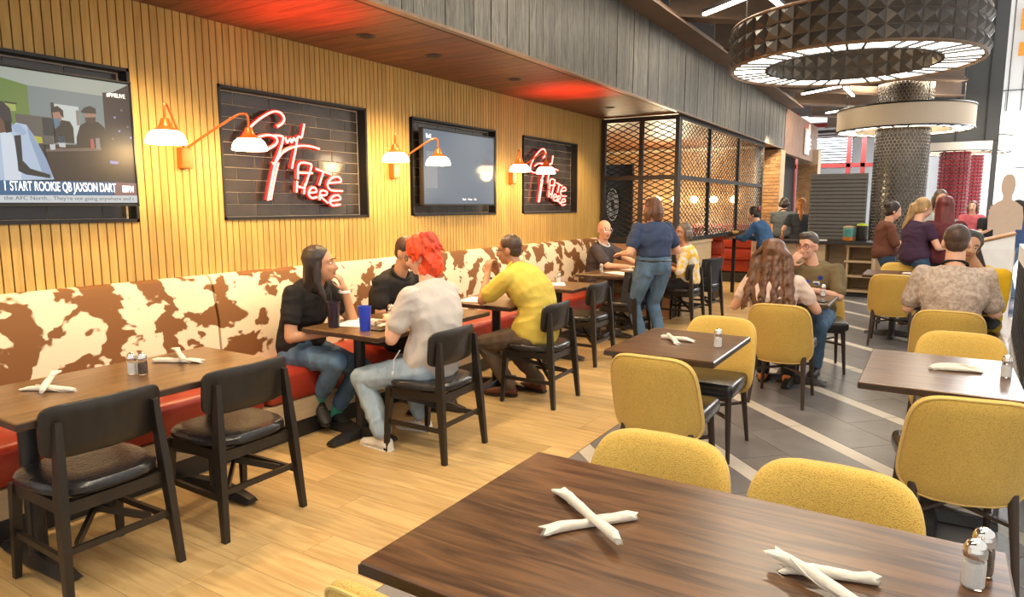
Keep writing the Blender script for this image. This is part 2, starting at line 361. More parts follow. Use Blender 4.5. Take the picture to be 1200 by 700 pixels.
# ------------------------------------------------------------------ low ceiling, fascia
ce=struct('ceiling',B().box((-3.66,8.2,2.87),(1.36,16,.2)),m_dark)
bm1=B().box((0,0,.01),(1.22,.136,.02)).mesh('board',m_ceil)
y=.3
while y<16:
    link('board',bm1,ce,(-3.555,y,2.75)); y+=.14
tf=struct('trim_1',B().box((-2.985,8.2,3.19),(.05,16,.9)),m_dark)
cb=B().box((0,0,3.185),(.03,.108,.87)).mesh('charred_board',m_char)
y=.35
while y<15.9:
    o=link('charred_board',cb,tf,(-2.945+random.uniform(-.004,.004),y,0)); y+=.112
struct('trim_2',B().box((-2.95,8.1,2.745),(.05,15.6,.02)),m_trim)
struct('trim_3',B().box((-2.86,8.2,3.70),(.2,16,.14)).box((-2.79,8.2,3.63),(.32,16,.02)),m_beam)
for i,(x,y) in enumerate([(-3.58,3.79),(-3.57,4.56),(-3.57,5.81),(-3.57,8.08)]):
    d=thing('downlight',['recessed ceiling downlight nearest the camera in the red wood soffit','second recessed downlight in the red wood soffit','third recessed downlight in the red wood soffit, above the dark television','farthest recessed downlight in the red wood soffit by the mesh screen'][i],'downlight',(x,y,2.75),0,'recessed downlights in the soffit')
    part('trim_ring',B().lathe([(.05,-.002),(.068,-.006),(.07,0),(.05,.002)],(0,0,0),16,False),m_black,d)
    part('lens',B().lathe([(.05,.0),(.05,-.003)],(0,0,0),16),m_dark,d)
# high ceiling and beams
struct('ceiling_1',B().box((-2.9,13,4.75),(6.3,28,.1)),M('deck_paint',(.075,.055,.045),.7,0,.2,2))
dx,dy=.743,.669
for i,y0 in enumerate((-1.0,.9,2.8,4.7,6.5,8.25,10.2,12.3,14.4,16.6,19,22)):
    n=4.2
    b=B(); rot=Euler((0,0,math.atan2(dy,dx))).to_matrix()
    c=V((-2.9+dx*n/2,y0+dy*n/2,3.95))
    b.box(c,(n,.03,.36),rot).box(c+V((0,0,-.18)),(n,.22,.03),rot).box(c+V((0,0,.18)),(n,.22,.03),rot)
    struct('beam_%d'%(i+1),b,m_beam)
for i,y0 in enumerate((3.5,8.6,13.5)):
    b=B(); rot=Euler((0,0,math.atan2(dx,-dy))).to_matrix(); c=V((-1.5,y0+1.3,4.25)); b.box(c,(3.4,.14,.2),rot)
    struct('crossbeam_%d'%(i+1),b,m_beam)
TL=[((-2.44,8.12),(-1.72,7.6)),((-1.70,7.35),(-1.62,8.31)),((-2.44,14.81),(-1.69,14.24)),((-1.64,14.38),(-1.61,15.58)),((-2.43,18.11),(-1.69,17.54))]
TLL=['slim lit tube light hung left of the big studded ring','short slim tube light tucked behind the studded ring','lit tube light under the far beams, left one of a pair','short lit tube light under the far beams, right one of a pair','farthest lit tube light, just above the cream drum']
for i,(a,b) in enumerate(TL):
    t=thing('tube_light',TLL[i],'light',(a[0],a[1],3.7),0,'suspended tube lights'); q=(b[0]-a[0],b[1]-a[1],0)
    part('housing',B().bar((0,0,.045),(q[0],q[1],.045),.05,.04),m_black,t); part('tube',B().bar((0,0,.01),(q[0],q[1],.01),.045,.03),m_tube,t)
    part('hanger',B().taper((q[0]/2,q[1]/2,.06),(q[0]/2,q[1]/2,.95),.006,.006,6),m_black,t)
# ------------------------------------------------------------------ mesh partition and booth room
def mesh_panel(parent,o,u,W,z0,z1):
    b=B(); o=V(o);u=V(u); dh=.037; dw=.155; n=int(W/dw*2); rows=int((z1-z0)/dh)
    for r in range(rows+1):
        pts=[]
        for k in range(n+1):
            z=z0+r*dh+(dh/2 if (k+r)%2 else -dh/2)
            pts.append(o+u*(W*k/n)+V((0,0,min(max(z,z0),z1))))
        b.tube(pts,.0075,4)
    part('expanded_mesh',b,m_black,parent,kind='stuff')
def partition(name,label,o,u,spans,zb,zt,rails,mw=None):
    t=thing(name,label,'partition',(o[0],o[1],0)); u=V(u); x=0; pos=[0]
    for s in spans: x+=s; pos.append(x)
    for p in pos: part('post',B().box(u*p+V((0,0,(zt+.0)/2)),(.055,.055,zt)),m_black,t)
    for r in rails: part('rail',B().bar(u*0+V((0,0,r)),u*x+V((0,0,r)),.05,.06),m_black,t)
    x=0
    for s in spans: mesh_panel(t,u*(x+.04),u,s-.08,zb,zt-.06); x+=s
    if mw: part('half_wall',B().box(u*(x/2)+V((0,0,zb/2-.03)),(abs(u.x)*x+.05,abs(u.y)*x+.05,zb-.06)),mw,t)
    return t
m_hw=M('half_wall_wood',(.42,.22,.11),.5,0,.15,4,(1,1,6))
partition('mesh_partition','black framed diamond mesh screen across the bench end, behind the bald man',(-4.10,9.11,0),(1,0,0),(.56,.51),1.06,2.74,(1.06,1.92,2.71),m_hw)
partition('mesh_partition','black framed diamond mesh screen running back along the booths to the brick pier',(-3.03,9.18,0),(0,1,0),(1.42,1.77,1.93),1.06,2.74,(1.06,1.92,2.71))
part_hw=tag(part('half_wall',B().box((-3.0,9.95,.5),(.10,1.35,1.0)).box((-3.0,9.95,1.01),(.13,1.4,.03)),m_pale),'low beige half wall under the mesh screen beside the seated patterned-shirt woman','half wall')
# door leaf with oval glass behind the mesh
d=struct('door_1',B().box((-4.22,9.75,1.15),(.62,.05,2.0)),m_black)
part('oval_glass',B().lathe([(.085,-.012),(.09,0),(.085,.012)],(0,0,0),24),m_glass,d).location=(-4.21,9.715,1.55)
o=d.children[0]; o.rotation_euler=(R(90),0,0); o.scale=(1,2.6,1)
rb=B()
for k in range(14):
    a=2*PI*k/14; rb.tube([( -4.21+.03*math.cos(a+q)*(1+q),9.70,1.55+.08*math.sin(a+q)*(1+q)) for q in (0,.4,.8,1.2,1.6)],.005,4)
part('leaded_scroll',rb,m_white,d,kind='stuff')
rb=B(); rb.tube([(-4.21+.09*math.cos(a*PI/16),9.70,1.55+.235*math.sin(a*PI/16)) for a in range(33)],.008,5); part('oval_frame',rb,m_white,d,True)
# brick walls of the booth room
def bricks(parent,o,u,W,z0,z1,single):
    o=V(o);u=V(u);n=V((u.y,-u.x,0)); b=None if single else B(); r=0; z=z0
    rot=Matrix((u,-n,V((0,0,1)))).transposed(); mm={}
    while z+.065<z1:
        x=0 if r%2==0 else -.11
        while x<W-.02:
            a=max(x,0);c=min(x+.21,W)
            if c-a>.03:
                ctr=o+u*((a+c)/2)+n*.006*random.random()+V((0,0,z+.0325))
                if single:
                    k=round(c-a,2)
                    if k not in mm: mm[k]=B().box((0,0,0),(c-a,.03,.063)).mesh('brick',m_brick)
                    q=link('brick',mm[k],parent,ctr); q.rotation_euler=rot.to_euler()
                else: b.box(ctr,(c-a,.03,.063),rot)
            x+=.22
        z+=.075; r+=1
    if not single: part('brickwork',b,m_brick,parent,kind='stuff')
wb=struct('wall_booth',B().box((-5.0,15.0,1.4),(3.4,.2,2.8)),m_mortar); bricks(wb,(-6.6,14.89,0),(1,0,0),3.3,.9,2.75,False)
struct('wall_booth_side',B().box((-6.7,12,1.4),(.15,6,2.8)),m_mortar)
struct('ceiling_2',B().box((-5.4,12,2.86),(2.6,6.4,.2)),m_ceil)
pier=struct('wall_pier',B().box((-3.14,15.85,1.36),(.42,.5,2.72)),m_mortar); bricks(pier,(-3.355,15.595,.0),(1,0,0),.43,.02,2.72,True)
pr2=struct('wall_pier_1',B().box((-3.05,20.2,1.5),(.50,.5,3.0)),m_mortar); bricks(pr2,(-3.30,19.94,.0),(1,0,0),.5,.9,2.68,False)
struct('wall_service',B().box((-3.42,18.0,1.4),(.1,3.9,2.8)),m_dark)  # dark sheet added to stand in for the dark gap between the piers
fz=struct('trim_4',B().box((-3.0,18.3,3.15),(.12,4.6,.95)),M('brown_panel',(.33,.20,.14),.7,0,.15,5))
sgn=thing('neon_blade_sign','small glowing white and red neon sign on the far brown fascia','sign',(-2.93,18.7,0))
part('backing',B().box((.02,0,3.1),(.03,.62,.62)),m_white,sgn)
bb=B()
for zz in(2.95,3.05,3.15): bb.tube([(.06,-.2,zz),(.06,0,zz+.03),(.06,.2,zz)],.022,6)
part('white_tubes',bb,EM('white_neon',(.85,.95,1),9),sgn)
part('red_tubes',B().tube([(.06,-.06,3.28),(.06,.03,3.52),(.06,.12,3.28)],.014,6).tube([(.06,-.02,3.38),(.06,.09,3.38)],.014,6),m_neon,sgn)
for i in range(5):
    x=-5.35+i*.42
    l=thing('globe_lamp',('leftmost','second from left','middle','second from right','rightmost')[i]+' glowing lamp of the row seen through the mesh screen','lamp',(x,14.78,1.66),0,'row of glowing lamps behind the mesh')
    part('globe',B().ell((0,0,0),(.085,.085,.075)),EM('globe_glow',(1,.78,.45),14) if i==0 else bpy.data.materials['globe_glow'],l,True); part('stem',B().taper((0,.08,.06),(0,.0,.06),.015,.015),m_copper,l)
point('booth_light',(-4.6,13.3,1.9),190,(1,.8,.48),.3); point('booth_light',(-5.0,11.3,1.9),60,(1,.78,.46),.3)
# red booths
def booth(y,label,flip):
    t=thing('booth_bench',label,'booth',(-3.65,y,0),PI if flip else 0)
    part('base',B().box((0,.05,.1),(1.2,.5,.2)),m_black,t)
    part('seat_cushion',B().box((0,.05,.34),(1.2,.55,.26),bev=.05),m_red,t,True)
    for k in range(3): part('back_cushion',B().box((0,-.24-.03*k,.58+.235*k),(1.2,.16,.24),bev=.05),m_red,t,True)
    part('side_panel',B().box((.61,-.27,.58),(.03,.24,1.16)),m_hw,t)
booth(11.5,'red leather booth bench facing the camera behind the mesh screen',True); booth(14.2,'red leather booth bench seen from behind, beside the woman in blue',False)
# ------------------------------------------------------------------ columns, shutter, counter
col=thing('tiled_column','thick round column clad in small dark hexagon tiles','column',(-.71,15.9,0))
part('core',B().lathe([(.48,0),(.48,4.7)],(0,0,0),40),m_btg,col,True)
b=B(); nn=44
for r in range(int(4.6/.063)):
    for k in range(nn):
        a=2*PI*(k+.5*(r%2))/nn; n=V((math.cos(a),math.sin(a),0)); tt=V((-math.sin(a),math.cos(a),0)); z=.05+r*.063
        if a%(2*PI)<PI*.95 and a%(2*PI)>PI*.05: continue
        out=[];inn=[]
        for q in range(6):
            e=q*PI/3+PI/6; p=tt*(math.cos(e)*.035)+V((0,0,math.sin(e)*.0385+z)); out.append(n*.481+p); inn.append(n*.49+p*.84+V((0,0,z*.16)))
        b.loft([out,inn],cap=False); b.face(inn)
part('hexagon_tiles',b,m_hex,col,kind='stuff')
def redcol(x,y,label):
    t=thing('red_column',label,'column',(x,y,0)); part('core',B().lathe([(.35,0),(.35,4.6)],(0,0,0),24),m_grout,t,True); b=B()
    for r in range(26):
        for k in range(20):
            a=2*PI*(k+.5)/20; n=V((math.cos(a),math.sin(a),0)); rot=Matrix((V((-n.y,n.x,0)),n,V((0,0,1)))).transposed()
            if n.y>.5: continue
            b.box(n*.36+V((0,0,1.2+r*.105)),(.105,.05,.09),rot,.012,1)
    part('red_tiles',b,m_rtile,t,kind='stuff')
redcol(.30,23.5,'red tiled round column behind the standing group'); redcol(.74,26.6,'farther red tiled round column seen past the first red one')
sh=thing('roller_shutter','dark grey ribbed roller shutter behind the service counter','shutter',(-1.55,13.6,0))
part('panel',B().box((0,.03,1.05),(.94,.03,2.1)),m_shut,sh)
slm=B().box((0,0,0),(.92,.03,.062),bev=.012,seg=1).mesh('shutter_slat',m_shut)
for k in range(17): link('shutter_slat',slm,sh,(0,0,.95+k*.067))
co=thing('service_counter','pale wood service counter with open shelves and dark top','counter',(-1.45,12.75,0))
part('countertop',B().box((-.25,.28,.905),(1.75,.66,.045),bev=.004),m_black,co)
part('carcass',B().box((-.62,.3,.48),(.95,.56,.8)).box((.35,.56,.48),(1.0,.03,.8)).box((.20,.3,.48),(.03,.5,.8)).box((.585,.3,.48),(.03,.56,.8)),m_pale,co)
for z in(.1,.35,.60,.86): part('shelf',B().box((.37,.3,z),(.43,.54,.035)),m_pale,co)
part('kickboard',B().box((-.25,.32,.04),(1.7,.5,.08)),m_dark,co)
def disp(x,y,h,cb,cl,label):
    t=thing('drink_dispenser',label,'dispenser',(x,y,.9275)); part('body',B().lathe([(.085,.02),(.09,.03),(.09,h),(.08,h+.01)],(0,0,0),16),cb,t,True)
    part('lid',B().lathe([(.085,h+.01),(.085,h+.035),(.03,h+.05)],(0,0,0),16),cl,t,True); part('base',B().box((0,0,.011),(.16,.16,.02)),m_black,t); return t
a=disp(-1.27,12.95,.22,M('teal_water',(.10,.33,.30),.2,0,.3,8),m_pale,'clear teal drink dispenser on the service counter')
part('tea',B().lathe([(.092,.015),(.092,.08)],(0,0,0),16),M('tea',(.45,.16,.03),.2),a)
disp(-1.07,12.98,.26,m_black,M('lime_lid',(.5,.6,.05),.5),'dark drink dispenser with a lime lid on the service counter')
tag(part('tray',B().box((-1.75,12.9,.94),(.30,.2,.02),bev=.005),m_white),'white tray lying on the dark service counter top','tray')
# ------------------------------------------------------------------ drum chandeliers
def stud_mesh(w,h,d):
    b=B(); p=[(-w/2,0,-h/2),(w/2,0,-h/2),(w/2,0,h/2),(-w/2,0,h/2)]; a=(0,-d,0)
    for i in range(4): b.face((p[i],p[(i+1)%4],a))
    b.face(p); return b.mesh('pyramid_stud',m_stud)
def drum(x,y,label,studs,Ro=1.2,Ri=.82,h=.42,z=3.0):
    t=thing('ring_chandelier',label,'chandelier',(x,y,z)); sk=m_beam if studs else m_cream; n=64
    part('outer_band',B().lathe([(Ro,0),(Ro,h),(Ro-.03,h),(Ro-.03,0),(Ro,0)],(0,0,0),n,False),sk,t,True,ang=30)
    part('inner_band',B().lathe([(Ri,0),(Ri,h),(Ri+.03,h),(Ri+.03,0),(Ri,0)],(0,0,0),n,False),m_dark if studs else sk,t,True,ang=30)
    part('top_plate',B().lathe([(Ri,h-.02),(Ro,h-.02),(Ro,h),(Ri,h)],(0,0,0),n,False),sk,t)
    for nm,zz in(('lower_rim',0),('upper_rim',h)): part(nm,B().tube([(Ro*math.cos(a*2*PI/n),Ro*math.sin(a*2*PI/n),zz) for a in range(n+1)],.018,6),m_trim if studs else m_black,t,True)
    nd=44 if studs else 24
    dm=B(); w0=2*PI/nd*.5
    dm.loft([[(q*math.cos(a),q*math.sin(a),zz) for a in(-w0*.94,0,w0*.94)] for q,zz in((Ri+.03,.012),(Ro-.03,.012))],False,False); dm=dm.mesh('diffuser',m_lite)
    rm=B().box(((Ri+Ro)/2,0,.003),(Ro-Ri-.04,.022,.016)).mesh('rib',m_dark)
    random.seed(7)
    for k in range(nd):
        link('diffuser',dm,t,(0,0,0),2*PI*k/nd)
        if k%4!=3: link('rib',rm,t,(0,0,0),2*PI*(k+.5)/nd)
    for k in range(4):
        a=k*PI/2+.4; part('hanger',B().taper((Ro*.9*math.cos(a),Ro*.9*math.sin(a),h),(Ro*.9*math.cos(a),Ro*.9*math.sin(a),1.65),.008,.008,6),m_black,t)
    if studs:
        N=48; sm_=stud_mesh(2*PI*Ro/N*.98,h/3*.97,.042)
        for k in range(N):
            a=2*PI*k/N
            for r in range(3):
                o=link('pyramid_stud',sm_,t,(Ro*math.cos(a),Ro*math.sin(a),h/6+r*h/3)); o.rotation_euler=(0,0,a+PI/2)
        N=34; sm_=stud_mesh(2*PI*Ri/N*.97,h/3*.96,.035)
        for k in range(N):
            a=2*PI*k/N
            for r in range(3):
                o=link('pyramid_stud',sm_,t,(Ri*math.cos(a),Ri*math.sin(a),h/6+r*h/3)); o.rotation_euler=(0,0,a-PI/2)
drum(-.9,8.25,'big dark ring chandelier covered in pyramid studs, hung nearest',True)
drum(-.71,15.9,'cream fabric ring chandelier around the hexagon tiled column',False)
drum(.38,23.5,'farthest cream ring chandelier, around the red tiled column',False)
# ------------------------------------------------------------------ rear and right of the hall
struct('wall_back',B().box((-2.2,27.5,2.2),(8.4,.2,4.6)),M('back_wall',(.55,.56,.57),.7,0,.05,2))
gp=struct('wall_grey',B().box((.02,17.9,5.0),(1.9,.15,4.2)).box((.93,17.95,1.5),(.09,.2,3.0)),m_grey)
for x in(-.45,.2,.72): part('joint',B().box((x,17.81,5.0),(.02,.03,4.2)),m_dark,gp)
rs=thing('red_steel_frame','distant red painted steel frame with glazing behind the shutter','frame',(-3.0,23.6,0))
for p in((-1.0,),( .55,),(.95,)): part('post',B().box((p[0],0,2.2),(.12,.12,4.4)),m_rsteel,rs)
for z in(2.75,4.0): part('beam',B().box((.1,0,z),(2.6,.12,.12)),m_rsteel,rs)
part('glazing',B().box((-.2,.15,3.4),(1.4,.02,1.1)),m_glass,rs)
lv=part('louvre',B().box((-.2,.6,3.3),(1.6,.05,1.2)),m_grey,rs)
for k in range(12): part('louvre_blade',B().box((-.2,.55,2.8+k*.09),(1.55,.06,.03),Euler((R(35),0,0)).to_matrix()),m_white,rs)
wr=struct('wall_right',B().box((5.2,34,4),(8,.3,12)),M('concourse_wall',(.80,.80,.79),.6,0,.02,2))
for x in(2.0,2.45,2.9,3.6): part('joint',B().box((x,33.83,4),(.03,.03,12)),m_grey,wr)
for z in(1.2,3.0,6): part('joint',B().box((4,33.83,z),(5.6,.03,.03)),m_grey,wr)
for i,z in enumerate((8.6,7.5)):
    tag(part('orange_flag',B().box((2.32,33.6,z),(.25,.05,.5 if i else .8)),M('orange_cloth%d'%i,(.85,.35,.05),.8)),('small orange pennant hanging high at the right edge','taller orange pennant hanging highest at the right edge')[1-i],'pennant')
rl=thing('glass_railing','low railing with pale ledge and dark balusters along the right edge','railing',(.53,3.6,0))
d=V((.27,5.6,0)); part('ledge',B().bar((0,0,1.05),d+V((0,0,1.05)),.05,.16,up=(0,0,1)),m_white,rl)
pl=B().box((0,0,.52),(.04,.04,1.04)).mesh('baluster',m_black)
for k in range(26): link('baluster',pl,rl,d*(k/25))
part('glass_panel',B().bar(V((.05,0,.55)),d+V((.05,0,.55)),.9,.012),m_glass,rl); part('bottom_rail',B().bar((0,0,.06),d+V((0,0,.06)),.08,.06),m_black,rl)
hs=thing('host_stand','white host stand with sloped orange-brown top by the railing','stand',(.55,10.6,0))
part('cabinet',B().loft([[(-.28,-.22,z),(.28,-.22,z),(.28,.22,z),(-.28,.22,z)] for z in(0,1.0)]).loft([[(-.28,-.22,1.0),(.28,-.22,1.0),(.28,.22,1.0),(-.28,.22,1.0)],[(-.28,-.20,1.01),(.28,-.20,1.18),(.28,.22,1.18),(-.28,.22,1.01)]]),m_white,hs)
part('sloped_top',B().box((0,0,1.115),(.60,.46,.02),Euler((0,-R(16.5),0)).to_matrix()),M('orange_wood',(.48,.22,.07),.45,0,.1,6),hs)
cu=thing('cutout_figure','flat beige person-shaped cutout standing by the railing','cutout',(.82,12.0,0))
out=[(-.085,1.56),(-.10,1.50),(-.06,1.47)]
half=[(.12,.95),(.13,1.2),(.20,1.20),(.205,1.38),(.185,1.52),(.12,1.58),(.055,1.62),(.052,1.68),(.075,1.74),(.082,1.84),(.065,1.93),(.03,1.975)]
pts=[(.15,.06),(.15,.9)]+half; pts=pts+[(-x,z) for x,z in pts[::-1]]
b=B(); a1=[(x,-.012,z) for x,z in pts]; a2=[(x,.012,z) for x,z in pts]; b.loft([a1,a2]); part('board',b,M('beige_card',(.62,.47,.36),.8,0,.03),cu); part('foot',B().box((0,0,.03),(.4,.3,.06)),m_black,cu)
# ------------------------------------------------------------------ banquette
bq=thing('banquette','long wall bench with brown and white cowhide back and red leather seat','bench',(0,0,0))
part('toe_kick',B().box((-3.83,4.7,.06),(.58,8.5,.12)),m_black,bq)
part('base_panel',B().box((-3.83,4.7,.19),(.60,8.5,.14)),m_pale,bq)
for a,b_ in ((.45,2.755),(2.765,4.745),(4.755,6.735),(6.745,8.95)):
    L2=(b_-a)
    part('seat_cushion',B().box((-3.83,(a+b_)/2,.365),(.62,L2-.012,.21),bev=.045,seg=3),m_red,bq,True)
    bk=B(); bk.loft([[(-4.13,y,.46),(-3.97,y,.46),(-3.985,y,.8),(-4.03,y,1.02),(-4.06,y,1.075),(-4.10,y,1.09),(-4.14,y,1.08)] for y in (a+.004,a+.02,b_-.02,b_-.004)])
    bk=part('back_cushion',bk,m_cow,bq,True)
# ------------------------------------------------------------------ tables
def table(label,cx,cy,sx,sy,peds,along='Y',base='cross',z=.75,group=None):
    t=thing('dining_table',label,'table',(cx,cy,0),0,group)
    part('tabletop',B().box((0,0,z-.0175),(sx,sy,.035),bev=.004,seg=1),m_table if along=='X' else m_tabley,t,True,ang=30)
    part('edge_band',B().box((0,0,z-.019),(sx+.004,sy+.004,.022)),m_walnut,t)
    for px,py in peds:
        part('column',B().taper((px,py,.05),(px,py,.69),.038,.038,14).box((px,py,.70),(.25,.25,.025)),m_black,t,True,ang=30)
        for d in ((1,0),(0,1)):
            if base=='bar' and d==(0,1): continue
            d=V((*d,0)); q=V((px,py,0)); b=B()
            for s in(-1,1): b.loft([[q+d*s*r+V((-d.y*w_,d.x*w_,z0)) for w_,z0 in((-ww,.012),(ww,.012),(ww*.6,hh),(-ww*.6,hh))] for r,ww,hh in((0,.05,.075),(.22,.04,.05),(.29,.035,.035))])
            part('foot',b,m_black,t)
    return t
table('dark wood four-seat table nearest along the cowhide bench, two napkin crosses on it',-3.165,1.71,.67,1.22,((-.05,-.42),(-.05,.45)),base='bar')
table('dark wood bench table between the smiling woman and the red-haired person',-3.165,3.64,.67,1.22,((-.05,-.38),(-.05,.40)))
table('bench table in front of the man in the yellow shirt',-3.13,4.80,.67,.62,((0,0),))
table('empty reddish-brown bench table just beyond the yellow-shirt man',-3.2,6.06,.62,.62,((0,0),))
table('bench table between the bald man and the standing server',-3.22,7.75,.62,1.25,((0,-.35),(0,.35)))
table('large dark oak table across the bottom foreground with two crossed napkin pairs',-.432,1.46,1.25,.82,((-.3,0),(.3,0)),'X')
table('dark two-seat table with mustard chairs at both ends, centre of the aisle',-1.225,3.85,.61,.80,((0,0),),'X')
table('dark oak two-seat table at right with flat napkins and one shaker',.06,3.84,.63,.84,((0,0),),'X')
table('two-seat table between the long-haired woman and the person in olive shirt',-1.0,6.28,.61,.66,((0,0),),'X')
table('two-seat table in front of the man in the floral shirt',.14,6.62,.61,.7,((0,0),),'X')
table('far two-seat table between the two pale mustard chairs by the column',-.37,9.2,.66,.7,((0,0),),'X')
# ------------------------------------------------------------------ black wooden chairs
def wood_chair():
    t=thing('dining_chair','','chair')
    for s in(-1,1):
        b=B(); 
        b.loft([[(s*x+dx,y+dy,z) for dx,dy in((-w,-d),(w,-d),(w,d),(-w,d))] for x,y,z,w,d in((.228,-.225,0,.014,.015),(.207,-.185,.44,.017,.026),(.195,-.175,.62,.015,.02),(.19,-.172,.735,.012,.012))])
        part('leg',b,m_chair,t)
        b=B(); b.loft([[(s*x+dx,y+dy,z) for dx,dy in((-w,-w),(w,-w),(w,w),(-w,w))] for x,y,z,w in((.215,.235,0,.013),(.20,.205,.42,.02))]); part('leg',b,m_chair,t)
        part('side_rail',B().bar((s*.20,.205,.40),(s*.203,-.175,.40),.022,.05),m_chair,t)
        part('stretcher',B().bar((s*.208,.22,.20),(s*.217,-.2,.20),.018,.026),m_chair,t)
    part('front_rail',B().bar((-.2,.205,.40),(.2,.205,.40),.022,.05),m_chair,t); part('rear_rail',B().bar((-.2,-.175,.39),(.2,-.175,.39),.022,.05),m_chair,t)
    part('rear_stretcher',B().bar((-.213,-.195,.225),(.213,-.195,.225),.018,.026),m_chair,t)
    part('brace',B().bar((-.2,.2,.37),(.15,-.15,.22),.016,.03).bar((.2,.2,.37),(-.15,-.15,.22),.016,.03),m_chair,t)
    b=B(); rings=[]
    def outl(k,n=28):
        o=[]
        for i in range(n):
            a=2*PI*i/n; c,s=math.cos(a),math.sin(a); x=math.copysign(abs(c)**.6,c); y=math.copysign(abs(s)**.6,s)
            o.append((x*(.232+.018*y)*k,y*.225*k+.015))
        return o
    for k,z in((.93,.425),(1.0,.44),(1.0,.462),(.95,.476),(.8,.482),(.4,.478)): rings.append([(x,y,z) for x,y in outl(k)])
    part('seat_pad',b.loft(rings),m_leather,t,True)
    b=B(); n=12; F=[];K=[]
    def yv(x,z): return -.168+.045*(x/.24)**2-.08*(z-.69)
    out=[]
    for i in range(40):
        a=2*PI*i/40; c,s=math.cos(a),math.sin(a); out.append((math.copysign(abs(c)**.28,c)*.238,.69+math.copysign(abs(s)**.35,s)*.108))
    rr=[]
    for k,off in((.0,.010),(.5,.010),(.96,.010),(1,.006),(1,-.006),(.96,-.010),(.5,-.010),(0,-.010)):
        rr.append([( x*max(k,.02),yv(x*max(k,.02),.69+(z-.69)*max(k,.02))+off,.69+(z-.69)*max(k,.02)) for x,z in out])
    part('backrest',b.loft(rr),m_chair,t,True,ang=50)
    return t
wc=wood_chair()
WC=[(-2.94,1.40,90,'black wooden chair nearest the camera at the bottom left, empty'),(-2.915,2.06,90,'empty black wooden chair second from left, at the napkin table'),(-2.64,3.34,92,'black wooden chair the red-haired person sits on'),(-2.615,4.665,92,'black wooden chair the yellow-shirt man sits on'),
(-2.92,6.1,90,'empty black wooden chair just beyond the yellow-shirt man'),(-2.94,7.2,90,'black wooden chair partly behind the standing server'),(-2.78,8.75,88,'black wooden chair under the patterned-shirt woman'),(-2.72,9.42,85,'black wooden chair with a dark coat on it, beyond the patterned-shirt woman')]
for i,(x,y,a,l) in enumerate(WC):
    if i==0: wc.location=(x,y,0); wc.rotation_euler=(0,0,R(a)); wc['label']=l; wc['group']='black wooden chairs along the bench'
    else: dup(wc,(x,y,0),R(a),l)
# ------------------------------------------------------------------ mustard chairs
def mus_chair():
    t=thing('upholstered_chair','','chair')
    HW=.238;HH=.238;ZC=.572; N=44
    def pt(u,v,k): # outline coords scaled
        x=u*HW*k*(1+.05*(-v*k)); z=ZC+v*HH*k
        y=-.262-.09*(z-.6)/.4+.055*(x/HW)**2*(1.3-.7*v*k)-.02
        return x,y,z
    ol=[]
    for i in range(N):
        a=2*PI*i/N; c,s=math.cos(a),math.sin(a); ol.append((math.copysign(abs(c)**.42,c),math.copysign(abs(s)**.46,s)))
    rr=[]
    for k,th in((.05,.032),(.35,.032),(.7,.03),(.9,.027),(.975,.018),(1,0),(.975,-.018),(.9,-.027),(.7,-.03),(.35,-.032),(.05,-.032)):
        rr.append([(lambda p:(p[0],p[1]+th,p[2]))(pt(u,v,k)) for u,v in ol])
    part('backrest',B().loft(rr),m_mus,t,True,ang=70)
    pp=[(lambda p:(p[0]*1.004,p[1]-.020,p[2]))(pt(u,v,.972)) for u,v in ol]; part('piping',B().tube(pp+[pp[0]],.0045,5),m_pipe,t,True)
    part('seat_cushion',B().box((0,.045,.445),(.43,.42,.085),bev=.03,seg=3),m_leather,t,True)
    part('seat_frame',B().box((0,.03,.393),(.37,.36,.03)),m_walnut,t)
    for sx in(-1,1):
        for y0,y1 in((.18,.225),(-.19,-.265)): part('leg',B().taper((sx*.175,y0,.395),(sx*.20,y1,0),.021,.012,10),m_walnut,t,True)
    part('stretcher',B().bar((-.185,.2,.27),(.19,-.225,.27),.02,.016),m_walnut,t); part('stretcher',B().bar((.185,.2,.27),(-.19,-.225,.27),.02,.016),m_walnut,t)
    return t
mc=mus_chair()
MC=[(-1.165,3.50,0,'mustard chair with its back to camera at the centre two-seat table'),(-1.17,4.26,180,'empty mustard chair facing the camera at the far side of the centre table'),(-.97,5.70,0,'mustard chair the long-haired woman sits on'),(-.88,6.98,195,'mustard chair the person in the olive shirt sits on'),
(-.705,1.76,180,'mustard chair behind the foreground table, left one of the pair'),(-.195,1.755,180,'mustard chair behind the foreground table, right one of the pair'),(.135,3.44,9,'large mustard chair with back to camera at right edge, in front of the right table'),(.17,4.42,180,'mustard chair facing camera at the far side of the right table'),
(.12,6.0,0,'mustard chair the floral-shirt man sits on'),(.17,7.25,180,'mustard chair mostly hidden behind the floral-shirt man'),(-.36,8.66,0,'pale mustard chair with back to camera by the far column, empty'),(-.36,9.82,180,'farthest pale mustard chair, facing the camera by the column'),(-.815,1.222,0,'mustard chair just peeking in at the bottom left of the foreground table')]
for i,(x,y,a,l) in enumerate(MC):
    if i==0: mc.location=(x,y,0); mc['label']=l; mc['group']='mustard upholstered chairs'
    else: dup(mc,(x,y,0),R(a),l)
